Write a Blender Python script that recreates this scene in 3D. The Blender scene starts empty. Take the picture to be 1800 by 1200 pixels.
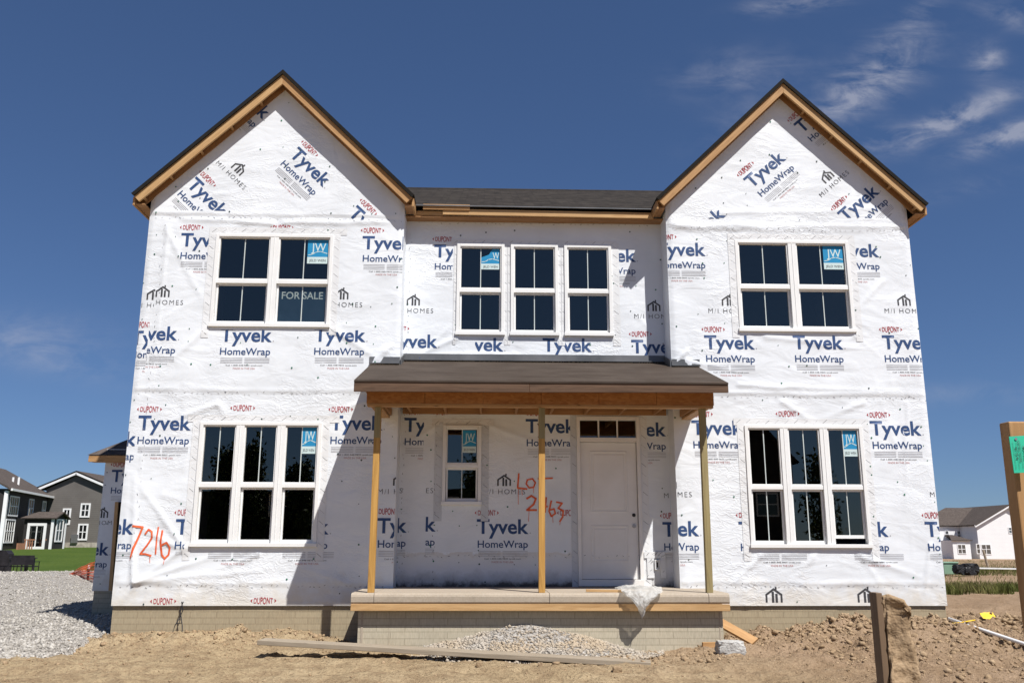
import bpy, bmesh, math, random
import numpy as np
from mathutils import Vector, Matrix
R = math.radians
random.seed(7)
C = bpy.context.scene.collection
SC = bpy.context.scene

# ------------------------------------------------------------------ camera
F_PX, PITCH, YAW, ROLL = 1540.0, .2244, .0298, .0021
CAM = Vector((5.499, -13.63, .9325))
fw = Vector((math.sin(YAW)*math.cos(PITCH), math.cos(YAW)*math.cos(PITCH), math.sin(PITCH)))
rt = Vector((math.cos(YAW), -math.sin(YAW), 0)); up = rt.cross(fw)
rt, up = rt*math.cos(ROLL)+up*math.sin(ROLL), up*math.cos(ROLL)-rt*math.sin(ROLL)
cd = bpy.data.cameras.new('camera'); cam = bpy.data.objects.new('camera', cd); C.objects.link(cam)
cd.sensor_width = 36; cd.lens = F_PX/1800*36; cd.clip_start = .05; cd.clip_end = 5000
m = Matrix((rt, up, -fw)).transposed().to_4x4(); m.translation = CAM; cam.matrix_world = m
SC.camera = cam
def at(px, py, Y=None, Z=None):
    """world point seen at photo pixel (1800x1200) on the plane y=Y or z=Z"""
    d = fw*F_PX + rt*(px-900) + up*(600-py)
    t = (Y-CAM.y)/d.y if Y is not None else (Z-CAM.z)/d.z
    return CAM + d*t

# ------------------------------------------------------------------ light
SUN_AZ, SUN_EL = R(34), R(56)              # azimuth from the street (-y) towards the right (+x)
sund = Vector((math.sin(SUN_AZ)*math.cos(SUN_EL), -math.cos(SUN_AZ)*math.cos(SUN_EL), math.sin(SUN_EL)))
ld = bpy.data.lights.new('sun', 'SUN'); ld.energy = 4.5; ld.angle = R(.5); ld.color = (1, .965, .915)
sun = bpy.data.objects.new('sun', ld); C.objects.link(sun); sun.location = (30, -40, 60)
sun.rotation_euler = sund.to_track_quat('Z', 'Y').to_euler()
SC.view_settings.view_transform = 'Standard'; SC.view_settings.look = 'None'
SC.view_settings.exposure = .60; SC.view_settings.gamma = 1
w = bpy.data.worlds.new('World'); SC.world = w; w.use_nodes = True
def world():
    nt = w.node_tree; N = nt.nodes; L = nt.links; N.clear()
    out = N.new('ShaderNodeOutputWorld'); bg = N.new('ShaderNodeBackground'); bg.inputs[1].default_value = .0565
    sky = N.new('ShaderNodeTexSky'); sky.sky_type = 'NISHITA'; sky.sun_disc = False
    sky.sun_elevation = SUN_EL; sky.sun_rotation = math.atan2(sund.x, sund.y)
    sky.air_density = 1.0; sky.dust_density = .12; sky.ozone_density = 2.6; sky.altitude = 1600
    tc = N.new('ShaderNodeTexCoord'); sep = N.new('ShaderNodeSeparateXYZ'); L.new(tc.outputs['Generated'], sep.inputs[0])
    def mt(op, a, b=None, clamp=False):
        n = N.new('ShaderNodeMath'); n.operation = op; n.use_clamp = clamp
        for i, v in enumerate((a, b)):
            if v is None: continue
            if isinstance(v, (int, float)): n.inputs[i].default_value = v
            else: L.new(v, n.inputs[i])
        return n.outputs[0]
    # wisps of cirrus: sky directions of the cloud banks, broken up by stretched noise
    yy = mt('MAXIMUM', sep.outputs[1], .05); u = mt('DIVIDE', sep.outputs[0], yy); v = mt('DIVIDE', sep.outputs[2], yy)
    cmb = N.new('ShaderNodeCombineXYZ'); L.new(u, cmb.inputs[0]); L.new(v, cmb.inputs[1])
    def noise(ang, sc, scale, det, rough, dist):
        mp = N.new('ShaderNodeMapping'); mp.inputs['Rotation'].default_value = (0, 0, R(ang)); mp.inputs['Scale'].default_value = sc; L.new(cmb.outputs[0], mp.inputs[0])
        n = N.new('ShaderNodeTexNoise'); n.inputs['Scale'].default_value = scale; n.inputs['Detail'].default_value = det; n.inputs['Roughness'].default_value = rough; n.inputs['Distortion'].default_value = dist
        L.new(mp.outputs[0], n.inputs[0]); return n.outputs[0]
    n1 = noise(-38, (1, 2.6, 1), 8.5, 9, .62, .7); n2 = noise(20, (1, 1.6, 1), 21, 6, .6, .4)
    tot = None
    for (cx, cy, a, b, ang, k) in CLOUDS:
        d = at(cx, cy, 0)-CAM; d2 = at(cx+a, cy, 0)-CAM; d3 = at(cx, cy-b, 0)-CAM
        u0, v0 = d.x/d.y, d.z/d.y; ra = d2.x/d2.y-u0; rb = d3.z/d3.y-v0; c, s_ = math.cos(R(ang)), math.sin(R(ang))
        du = mt('SUBTRACT', u, u0); dv = mt('SUBTRACT', v, v0)
        p = mt('DIVIDE', mt('ADD', mt('MULTIPLY', du, c), mt('MULTIPLY', dv, s_)), ra); q = mt('DIVIDE', mt('SUBTRACT', mt('MULTIPLY', dv, c), mt('MULTIPLY', du, s_)), rb)
        g = mt('MULTIPLY', mt('EXPONENT', mt('MULTIPLY', mt('ADD', mt('MULTIPLY', p, p), mt('MULTIPLY', q, q)), -1.0)), k); tot = g if tot is None else mt('ADD', tot, g)
    wisp = mt('SUBTRACT', mt('ADD', mt('MULTIPLY', n1, 1.0), mt('MULTIPLY', n2, .45)), .58)
    dens = mt('MULTIPLY', mt('MULTIPLY', mt('MAXIMUM', wisp, 0), 2.4), tot)
    fac = mt('MULTIPLY', mt('GREATER_THAN', sep.outputs[1], .05), mt('MINIMUM', mt('MULTIPLY', mt('POWER', dens, 1.25), .85), .5))
    mix = N.new('ShaderNodeMixRGB'); L.new(fac, mix.inputs[0])
    # a polariser-deep blue: the sky colour pulled a little towards saturated blue
    hs = N.new('ShaderNodeHueSaturation'); hs.inputs['Saturation'].default_value = 1.0; hs.inputs['Value'].default_value = 1.0
    hs.inputs['Hue'].default_value = .5
    gm = N.new('ShaderNodeGamma'); gm.inputs[1].default_value = .74; L.new(sky.outputs[0], gm.inputs[0])
    tn = N.new('ShaderNodeMixRGB'); tn.blend_type = 'MULTIPLY'; tn.inputs[0].default_value = 1; tn.inputs[2].default_value = (.70, .945, 1.36, 1); L.new(gm.outputs[0], tn.inputs[1])
    L.new(tn.outputs[0], hs.inputs['Color']); L.new(hs.outputs[0], mix.inputs[1])
    mix.inputs[2].default_value = (6.0, 6.1, 7.0, 1)
    L.new(mix.outputs[0], bg.inputs[0]); L.new(bg.outputs[0], out.inputs[0])
# cloud banks: where they stand in the sky (photo pixel of the centre, half sizes, tilt, density)
CLOUDS = ((1555, 120, 120, 45, 38, 1.0), (1490, 175, 70, 28, 20, .9), (1690, 205, 110, 22, 26, 1.25), (1770, 240, 90, 20, 22, 1.3), (1735, 108, 34, 26, 40, 1.1), (1300, 130, 110, 40, 10, .5), (1560, 245, 90, 22, 15, .7), (1780, 30, 70, 24, -20, .6), (1400, 8, 90, 16, 8, .8),
          (1290, 215, 90, 26, 30, .3), (1620, 20, 60, 20, 40, .4), (60, 590, 160, 40, -6, .45), (120, 640, 160, 30, -10, .35), (1700, 690, 160, 20, 2, .35), (1700, 330, 120, 20, 15, .25))
world()

# ------------------------------------------------------------------ numeric noise
def vnoise(x, y, seed=0):
    x = np.asarray(x, float); y = np.asarray(y, float)
    ix = np.floor(x).astype(np.int64); iy = np.floor(y).astype(np.int64); fx = x-ix; fy = y-iy
    fx = fx*fx*(3-2*fx); fy = fy*fy*(3-2*fy)
    def h(a, b):
        n = (a*374761393 + b*668265263 + seed*974711) & 0xffffffff
        n = ((n ^ (n >> 13))*1274126177) & 0xffffffff
        return ((n ^ (n >> 16)) & 0xffff)/65535.0
    return (h(ix, iy)*(1-fx)+h(ix+1, iy)*fx)*(1-fy)+(h(ix, iy+1)*(1-fx)+h(ix+1, iy+1)*fx)*fy - .5
def fbm(x, y, sc, octv=4, seed=0, gain=.5):
    s = 0; a = 1
    for i in range(octv): s = s + a*vnoise(np.asarray(x)*sc, np.asarray(y)*sc, seed+i); sc *= 2.03; a *= gain
    return s
def sst(a, b, x):
    t = np.clip((np.asarray(x, float)-a)/(b-a), 0, 1); return t*t*(3-2*t)

# ------------------------------------------------------------------ materials
MATS = {}
class NT:
    def __init__(s, name, rough=.6, spec=.35):
        s.m = bpy.data.materials.new(name); s.m.use_nodes = True; s.t = s.m.node_tree; s.N = s.t.nodes; s.L = s.t.links
        s.b = s.N['Principled BSDF']; s.b.inputs['Roughness'].default_value = rough; s.b.inputs['Specular IOR Level'].default_value = spec
        MATS[name] = s.m; s._co = None
    def n(s, typ, **kw):
        nd = s.N.new('ShaderNode'+typ)
        for k, v in kw.items():
            if k in nd.inputs: s.inp(nd, k, v)
            else: setattr(nd, k, v)
        return nd
    def inp(s, nd, k, v):
        if hasattr(v, 'is_output') or isinstance(v, bpy.types.NodeSocket): s.L.new(v, nd.inputs[k])
        else: nd.inputs[k].default_value = v
    def co(s, scale=(1, 1, 1), rot=(0, 0, 0), loc=(0, 0, 0)):
        tc = s.n('TexCoord'); mp = s.n('Mapping'); s.L.new(tc.outputs['Object'], mp.inputs[0])
        mp.inputs['Scale'].default_value = scale; mp.inputs['Rotation'].default_value = rot; mp.inputs['Location'].default_value = loc
        return mp.outputs[0]
    def noise(s, sc, det=4, rough=.55, co=None, dist=0):
        nd = s.n('TexNoise'); nd.inputs['Scale'].default_value = sc; nd.inputs['Detail'].default_value = det
        nd.inputs['Roughness'].default_value = rough; nd.inputs['Distortion'].default_value = dist
        s.L.new(co if co is not None else s.co(), nd.inputs['Vector']); return nd.outputs[0]
    def ramp(s, f, *stops):
        r = s.n('ValToRGB'); e = r.color_ramp.elements
        while len(e) < len(stops): e.new(.5)
        for el, (p, c) in zip(e, stops): el.position = p; el.color = (*c, 1) if len(c) == 3 else c
        s.L.new(f, r.inputs[0]); return r.outputs[0]
    def mix(s, f, a, b, mode='MIX'):
        n = s.n('MixRGB', blend_type=mode)
        for i, v in enumerate((f, a, b)):
            if isinstance(v, bpy.types.NodeSocket): s.L.new(v, n.inputs[i])
            elif i == 0: n.inputs[0].default_value = v
            else: n.inputs[i].default_value = (*v, 1)
        return n.outputs[0]
    def math(s, op, a, b=0.0):
        n = s.n('Math', operation=op)
        for i, v in enumerate((a, b)):
            if isinstance(v, bpy.types.NodeSocket): s.L.new(v, n.inputs[i])
            else: n.inputs[i].default_value = v
        return n.outputs[0]
    def col(s, c):
        if isinstance(c, bpy.types.NodeSocket): s.L.new(c, s.b.inputs['Base Color'])
        else: s.b.inputs['Base Color'].default_value = (*c, 1)
        return s
    def bump(s, h, strength=.5, dist=.01, prev=None):
        b = s.n('Bump'); b.inputs['Strength'].default_value = strength; b.inputs['Distance'].default_value = dist
        s.L.new(h, b.inputs['Height'])
        if prev is not None: s.L.new(prev, b.inputs['Normal'])
        s.L.new(b.outputs[0], s.b.inputs['Normal']); return b.outputs[0]
    def rough(s, v):
        s.L.new(v, s.b.inputs['Roughness']) if isinstance(v, bpy.types.NodeSocket) else setattr(s.b.inputs['Roughness'], 'default_value', v)

def wrap_bump(s, k=1.0):
    w1 = s.noise(1.5, 3, .5, s.co((1, 1, 2.2), (0, R(14), 0)), .8)
    w2 = s.noise(5.5, 3, .55, s.co((1, 1, 2.0), (0, R(-16), 0)), .9)
    ri = s.math('POWER', s.math('SUBTRACT', 1.0, s.math('MINIMUM', s.math('MULTIPLY', s.math('ABSOLUTE', s.math('SUBTRACT', w2, .5)), 9.0), 1.0)), 2.0)
    gate = s.ramp(s.noise(.9, 2), (.48, (0, 0, 0)), (.66, (1, 1, 1)))
    w3 = s.noise(24, 3, .6, None, .6)
    b1 = s.bump(w1, .32*k, .05); b2 = s.bump(s.math('MULTIPLY', ri, gate), .30*k, .012, b1); s.bump(w3, .10*k, .006, b2)
def wrap_mat(name, c, rough=.42, var=.06):
    s = NT(name, rough, .3); n = s.noise(1.4, 4); lo = tuple(v*(1-var*2) for v in c)
    s.col(s.ramp(n, (.3, lo), (.7, c))); wrap_bump(s); return s

s = wrap_mat('wrap', (.755, .785, .82))
# dried splashes along the foot of the sheet
tc = s.n('TexCoord'); sp = s.n('SeparateXYZ'); s.L.new(tc.outputs['Object'], sp.inputs[0]); old = s.b.inputs['Base Color'].links[0].from_socket
hgt = s.math('ADD', sp.outputs[2], s.math('MULTIPLY', s.math('SUBTRACT', s.noise(4, 6, .7), .5), 1.1))
s.col(s.mix(s.ramp(hgt, (.0, (.55, .55, .55)), (.42, (0, 0, 0))), old, (.60, .53, .42)))
# muddy foot of the wrap on the porch: splashed and stained, a stain with its own ragged shape
s = NT('wrap_muddy', .55, .25); tc = s.n('TexCoord'); sp = s.n('SeparateXYZ'); s.L.new(tc.outputs['Object'], sp.inputs[0])
hgt = s.math('ADD', sp.outputs[2], s.math('MULTIPLY', s.math('SUBTRACT', s.noise(5, 6, .65), .5), .35))
s.col(s.ramp(hgt, (.26, (.10, .09, .08)), (.34, (.50, .50, .50)), (.50, (.68, .69, .72)), (.70, (.70, .70, .69)), (.76, (.66, .64, .60)), (.8, (.755, .785, .825)))); wrap_bump(s)
for nm, c in (('ink_navy', (.035, .075, .19)), ('ink_red', (.40, .045, .055)), ('ink_black', (.06, .06, .065)), ('ink_grey', (.42, .42, .44)), ('ink_pink', (.52, .25, .24))):
    wrap_mat(nm, c, .5)
s = NT('spray_orange', .5); n = s.noise(14, 3); s.col(s.ramp(n, (.35, (.62, .08, .02)), (.65, (.80, .17, .06)))); wrap_bump(s)
s = NT('cap_dark', .5); s.col(s.ramp(s.noise(.7, 1), (.4, (.04, .06, .055)), (.62, (.02, .16, .09))))
wrap_mat('tape_white', (.74, .75, .76), .35)
wrap_mat('tape_grey', (.58, .60, .63), .35)
s = NT('vinyl', .35, .4); s.col(s.ramp(s.noise(3, 3), (.3, (.73, .73, .72)), (.7, (.78, .78, .77))))
s = NT('grille_white', .4); s.col((.52, .57, .56))
s = NT('door_paint', .4); s.col(s.ramp(s.noise(2.5, 5), (.3, (.70, .68, .65)), (.7, (.78, .76, .74)))); s.bump(s.noise(60, 2), .08, .002)
s = NT('black_metal', .35); s.col((.02, .02, .022))
s = NT('steel_grey', .4); s.b.inputs['Metallic'].default_value = .8; s.col(s.ramp(s.noise(20, 3), (.3, (.35, .35, .36)), (.7, (.5, .5, .52))))
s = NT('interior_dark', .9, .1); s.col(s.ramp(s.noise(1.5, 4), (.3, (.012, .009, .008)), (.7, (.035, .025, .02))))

def glass_mat(name, ior, tint):
    s = NT(name); s.N.remove(s.b); out = s.N['Material Output']
    tr = s.n('BsdfTransparent'); tr.inputs[0].default_value = (*tint, 1)
    gl = s.n('BsdfGlossy'); gl.inputs['Roughness'].default_value = 0.0; gl.inputs[0].default_value = (1, .97, .86, 1)
    bp = s.n('Bump'); bp.inputs['Strength'].default_value = .06; bp.inputs['Distance'].default_value = .01; s.L.new(s.noise(1.3, 1), bp.inputs['Height']); s.L.new(bp.outputs[0], gl.inputs['Normal'])
    r0 = ((ior-1)/(ior+1))**2; lw = s.n('LayerWeight'); lw.inputs[0].default_value = .5; fr = s.n('Math', operation='MULTIPLY_ADD'); s.L.new(s.math('POWER', lw.outputs['Facing'], 5.0), fr.inputs[0]); fr.inputs[1].default_value = 1-r0; fr.inputs[2].default_value = r0
    mx = s.n('MixShader'); s.L.new(fr.outputs[0], mx.inputs[0]); s.L.new(tr.outputs[0], mx.inputs[1]); s.L.new(gl.outputs[0], mx.inputs[2]); s.L.new(mx.outputs[0], out.inputs[0])
glass_mat('glass', 1.95, (.55, .58, .57))
glass_mat('glass_far', 2.2, (.3, .32, .34))

def wood(name, a, b, knots=.25, scl=1.0, rough=.65):
    """lumber: grain runs along the object's local x"""
    s = NT(name, rough, .25)
    g = s.noise(7*scl, 6, .6, s.co((.22, 3.2, 3.2)), .8)
    big = s.noise(1.3, 2, .5, s.co((.6, 1, 1)))
    c1 = s.ramp(g, (.30, b), (.62, a)); c2 = s.mix(s.math('MULTIPLY', big, .5), c1, tuple(v*.72 for v in a))
    vo = s.n('TexVoronoi'); vo.inputs['Scale'].default_value = 2.6; s.L.new(s.co((.9, 2.5, 2.5)), vo.inputs['Vector'])
    k = s.ramp(vo.outputs['Distance'], (.02, (1, 1, 1)), (.11, (0, 0, 0)))
    s.col(s.mix(s.math('MULTIPLY', k, knots*2), c2, tuple(v*.30 for v in b)))
    s.bump(g, .25, .004)
    return s
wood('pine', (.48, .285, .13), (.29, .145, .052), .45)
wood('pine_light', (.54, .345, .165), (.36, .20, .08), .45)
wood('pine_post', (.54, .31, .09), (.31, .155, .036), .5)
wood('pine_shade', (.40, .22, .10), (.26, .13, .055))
wood('weathered', (.135, .080, .050), (.05, .029, .018), .35)
wood('grey_plank', (.37, .31, .235), (.23, .19, .14), .15)
wood('treated', (.33, .27, .13), (.22, .17, .08), .15)
wood('cedar', (.40, .20, .12), (.28, .13, .08), .1)
s = NT('osb', .75, .2); v = s.n('TexVoronoi'); v.inputs['Scale'].default_value = 26; s.L.new(s.co((.6, 1, 1.6)), v.inputs['Vector'])
s.col(s.mix(.5, s.ramp(v.outputs['Color'], (.2, (.24, .10, .032)), (.8, (.40, .20, .075))), s.ramp(s.noise(3, 4), (.3, (.26, .10, .03)), (.7, (.46, .21, .075)))))
s = NT('underlay', .8, .2); n = s.noise(3.2, 6, .6, s.co((.5, 1.2, 1))); s.col(s.ramp(n, (.3, (.036, .025, .018)), (.7, (.068, .052, .041)))); s.bump(s.noise(60, 2), .3, .003)
s = NT('metal_flash', .45, .4); s.col(s.ramp(s.noise(2, 4), (.3, (.10, .105, .11)), (.7, (.19, .19, .195)))); s.b.inputs['Metallic'].default_value = .4
def shingle(name, a, b, bw=.30, rh=.143):
    s = NT(name, .9, .15); br = s.n('TexBrick'); s.L.new(s.co(), br.inputs['Vector'])
    br.inputs['Scale'].default_value = 1; br.inputs['Brick Width'].default_value = bw; br.inputs['Row Height'].default_value = rh
    br.inputs['Mortar Size'].default_value = .006; br.offset = .37; br.inputs['Bias'].default_value = -.1
    br.inputs['Color1'].default_value = (*a, 1); br.inputs['Color2'].default_value = (*b, 1); br.inputs['Mortar'].default_value = tuple(v*.35 for v in a)+(1,)
    s.col(s.mix(.45, br.outputs['Color'], s.ramp(s.noise(5, 6, .7), (.35, tuple(v*.5 for v in a)), (.65, tuple(v*1.4 for v in b)))))
    s.bump(s.math('ADD', br.outputs['Fac'], s.math('MULTIPLY', s.noise(90, 2), -.4)), -.6, .012)
shingle('shingle_dark', (.016, .0135, .0115), (.044, .037, .031), .33, .143)
shingle('shingle_brown', (.070, .056, .049), (.100, .082, .072), .6, .2)
def foundation(name, a, b, mort, stain):
    s = NT(name, .9, .15); br = s.n('TexBrick'); mp = s.co((1, 1, 1), (R(90), 0, 0)); s.L.new(mp, br.inputs['Vector'])
    br.inputs['Scale'].default_value = 1; br.inputs['Brick Width'].default_value = .385; br.inputs['Row Height'].default_value = .0865
    br.inputs['Mortar Size'].default_value = .0075; br.inputs['Mortar Smooth'].default_value = .3
    br.inputs['Color1'].default_value = (*a, 1); br.inputs['Color2'].default_value = (*b, 1); br.inputs['Mortar'].default_value = (*mort, 1)
    n = s.noise(2.2, 6, .6); c = s.mix(s.ramp(n, (.45, (0, 0, 0)), (.75, (.55, .55, .55))), br.outputs['Color'], stain)
    fl = s.noise(38, 3, .6, s.co((2.4, 1, .35)))
    s.col(s.mix(.20, c, s.ramp(fl, (.35, tuple(v*.6 for v in a)), (.65, tuple(min(1, v*1.35) for v in b)))))
    b1 = s.bump(br.outputs['Fac'], -1.0, .018); s.bump(fl, .3, .005, b1)
foundation('brick_tan', (.33, .275, .185), (.37, .31, .21), (.255, .205, .135), (.33, .26, .17))
foundation('brick_grey', (.42, .375, .285), (.47, .42, .32), (.31, .275, .205), (.37, .32, .235))
s = NT('concrete', .85, .2); s.col(s.mix(.5, s.ramp(s.noise(2.5, 6, .65), (.3, (.28, .225, .165)), (.7, (.40, .33, .25))), s.ramp(s.noise(40, 3), (.3, (.32, .275, .22)), (.7, (.42, .37, .31))))); s.bump(s.noise(70, 3), .25, .004)
s = NT('concrete_raw', .9, .15); s.col(s.ramp(s.noise(18, 6, .7), (.3, (.27, .26, .25)), (.7, (.55, .54, .51)))); s.bump(s.noise(45, 4), .8, .015)
# ground
s = NT('dirt', .95, .08)
big = s.noise(.35, 4, .6); mid = s.noise(3.5, 6, .68); fine = s.noise(24, 5, .7); 
c = s.ramp(big, (.35, (.385, .29, .172)), (.65, (.465, .358, .222)))
tc_ = s.n('TexCoord'); sx_ = s.n('SeparateXYZ'); s.L.new(tc_.outputs['Object'], sx_.inputs[0]); mr = s.n('MapRange', interpolation_type='SMOOTHSTEP'); s.L.new(s.math('ADD', s.math('ADD', sx_.outputs[0], s.math('MULTIPLY', sx_.outputs[1], .5)), s.math('MULTIPLY', s.noise(.7, 3), 3.0)), mr.inputs[0]); mr.inputs[1].default_value = 6.5; mr.inputs[2].default_value = 10.5
c = s.mix(mr.outputs[0], c, s.ramp(big, (.35, (.30, .205, .13)), (.65, (.38, .272, .18))))
c = s.mix(s.ramp(mid, (.40, (.55, .55, .55)), (.58, (0, 0, 0))), c, (.235, .158, .092))
c = s.mix(s.ramp(fine, (.35, (.6, .6, .6)), (.5, (0, 0, 0))), c, (.155, .102, .06))
c = s.mix(s.ramp(fine, (.62, (0, 0, 0)), (.74, (.6, .6, .6))), c, (.58, .49, .34))
s.col(c); b1 = s.bump(mid, .9, .09); s.bump(fine, 1.0, .04, b1)
s = NT('clod', .95, .08); s.col(s.mix(.5, s.ramp(s.noise(20, 5), (.3, (.19, .125, .07)), (.7, (.42, .31, .195))), s.ramp(s.noise(1.7, 3), (.35, (.23, .155, .09)), (.65, (.42, .31, .20))))); s.bump(s.noise(40, 4), .7, .015)
s = NT('gravel_stone', .85, .2); s.col(s.ramp(s.noise(9, 3, .7), (.25, (.16, .145, .125)), (.5, (.34, .315, .28)), (.75, (.58, .555, .51))))
s = NT('gravel_dusty', .9, .15); s.col(s.mix(s.ramp(s.noise(1.6, 4), (.4, (.15, .15, .15)), (.62, (.85, .85, .85))), s.ramp(s.noise(9, 3, .7), (.25, (.17, .15, .125)), (.5, (.35, .32, .28)), (.75, (.56, .53, .48))), (.40, .32, .225)))
s = NT('gravel_bed', .95, .1); s.col(s.ramp(s.noise(26, 4, .8), (.38, (.10, .09, .08)), (.5, (.33, .305, .275)), (.64, (.60, .57, .53)))); s.bump(s.noise(26, 3, .7), 1, .05)
s = NT('lawn', .9, .1); n = s.noise(.25, 5, .65); f = s.noise(9, 4, .7, s.co((1, .25, 1)))
s.col(s.mix(.5, s.ramp(n, (.35, (.040, .072, .010)), (.65, (.072, .105, .018))), s.ramp(f, (.35, (.028, .052, .007)), (.65, (.078, .115, .022))))); s.bump(f, .5, .05)
s = NT('weed', .9, .1); s.col(s.ramp(s.noise(.9, 4), (.32, (.06, .08, .018)), (.5, (.115, .12, .036)), (.68, (.20, .165, .075))))
s = NT('mud', .95, .08); s.col(s.ramp(s.noise(9, 6, .7), (.32, (.20, .135, .08)), (.5, (.37, .265, .165)), (.7, (.44, .33, .215)))); s.bump(s.noise(10, 4, .6), .8, .035)
def plain(name, a, b, sc=3, rough=.6, bump=0):
    s = NT(name, rough, .25); s.col(s.ramp(s.noise(sc, 4), (.3, a), (.7, b)))
    if bump: s.bump(s.noise(sc*8, 3), bump, .01)
def siding(name, a, b, pitch):
    s = NT(name, .7, .25); tc = s.n('TexCoord'); sp = s.n('SeparateXYZ'); s.L.new(tc.outputs['Object'], sp.inputs[0])
    fr = s.math('FRACT', s.math('DIVIDE', sp.outputs[2], pitch)); ln = s.ramp(fr, (.0, (.35, .35, .35)), (.12, (1, 1, 1)))
    s.col(s.mix(1, s.ramp(s.noise(.8, 3), (.3, a), (.7, b)), ln, 'MULTIPLY')); s.bump(fr, .4, .02)
siding('siding_grey', (.135, .122, .112), (.16, .147, .135), .2)
siding('siding_black', (.030, .028, .028), (.04, .037, .036), .2)
siding('siding_white', (.78, .78, .79), (.82, .82, .82), .2)
plain('trim_white', (.74, .74, .74), (.8, .8, .8))
plain('stone_base', (.25, .22, .19), (.48, .44, .38), 2.5)
plain('plastic_orange', (.62, .085, .03), (.75, .14, .06), 4)
plain('plastic_yellow', (.72, .45, .02), (.8, .55, .05), 6)
plain('felt_black', (.008, .007, .006), (.014, .012, .010), 9, .95)
plain('pvc', (.66, .66, .66), (.76, .76, .75), 5, .4)
plain('green_box', (.17, .28, .20), (.21, .33, .24), 4)
plain('tag_green', (.03, .46, .29), (.045, .52, .335), 3)
plain('bin_black', (.015, .016, .018), (.03, .03, .033), 3, .5)
plain('chair_black', (.014, .012, .014), (.03, .026, .03), 5, .5)
plain('sticker_blue', (.02, .21, .42), (.03, .26, .48), 3, .4)
plain('sticker_pale', (.50, .62, .62), (.56, .68, .68), 3, .4)
plain('sign_blue', (.03, .065, .11), (.045, .085, .14), 3, .5)
plain('sign_letter', (.85, .9, .9), (.88, .93, .93), 3, .5)
plain('leaf_dark', (.018, .034, .010), (.05, .085, .022), 2)
plain('leaf_mid', (.04, .065, .02), (.07, .11, .03), 2)
plain('bark', (.06, .045, .03), (.12, .09, .065), 8)
plain('asphalt', (.045, .045, .047), (.065, .065, .066), 9, .9, .3)
# translucent poly sheet
s = NT('poly_film', .25, .5); s.col((.80, .81, .80)); out = s.N['Material Output']
tl = s.n('BsdfTranslucent'); tl.inputs[0].default_value = (.8, .81, .8, 1); tr = s.n('BsdfTransparent')
m1 = s.n('MixShader'); m1.inputs[0].default_value = .45; s.L.new(s.b.outputs[0], m1.inputs[1]); s.L.new(tl.outputs[0], m1.inputs[2])
m2 = s.n('MixShader'); s.L.new(s.ramp(s.noise(7, 3), (.3, (.16, .16, .16)), (.7, (.42, .42, .42))), m2.inputs[0]); s.L.new(m1.outputs[0], m2.inputs[1]); s.L.new(tr.outputs[0], m2.inputs[2]); s.L.new(m2.outputs[0], out.inputs[0])
s.bump(s.noise(16, 5, .6, None, 1.2), .8, .03)

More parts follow.
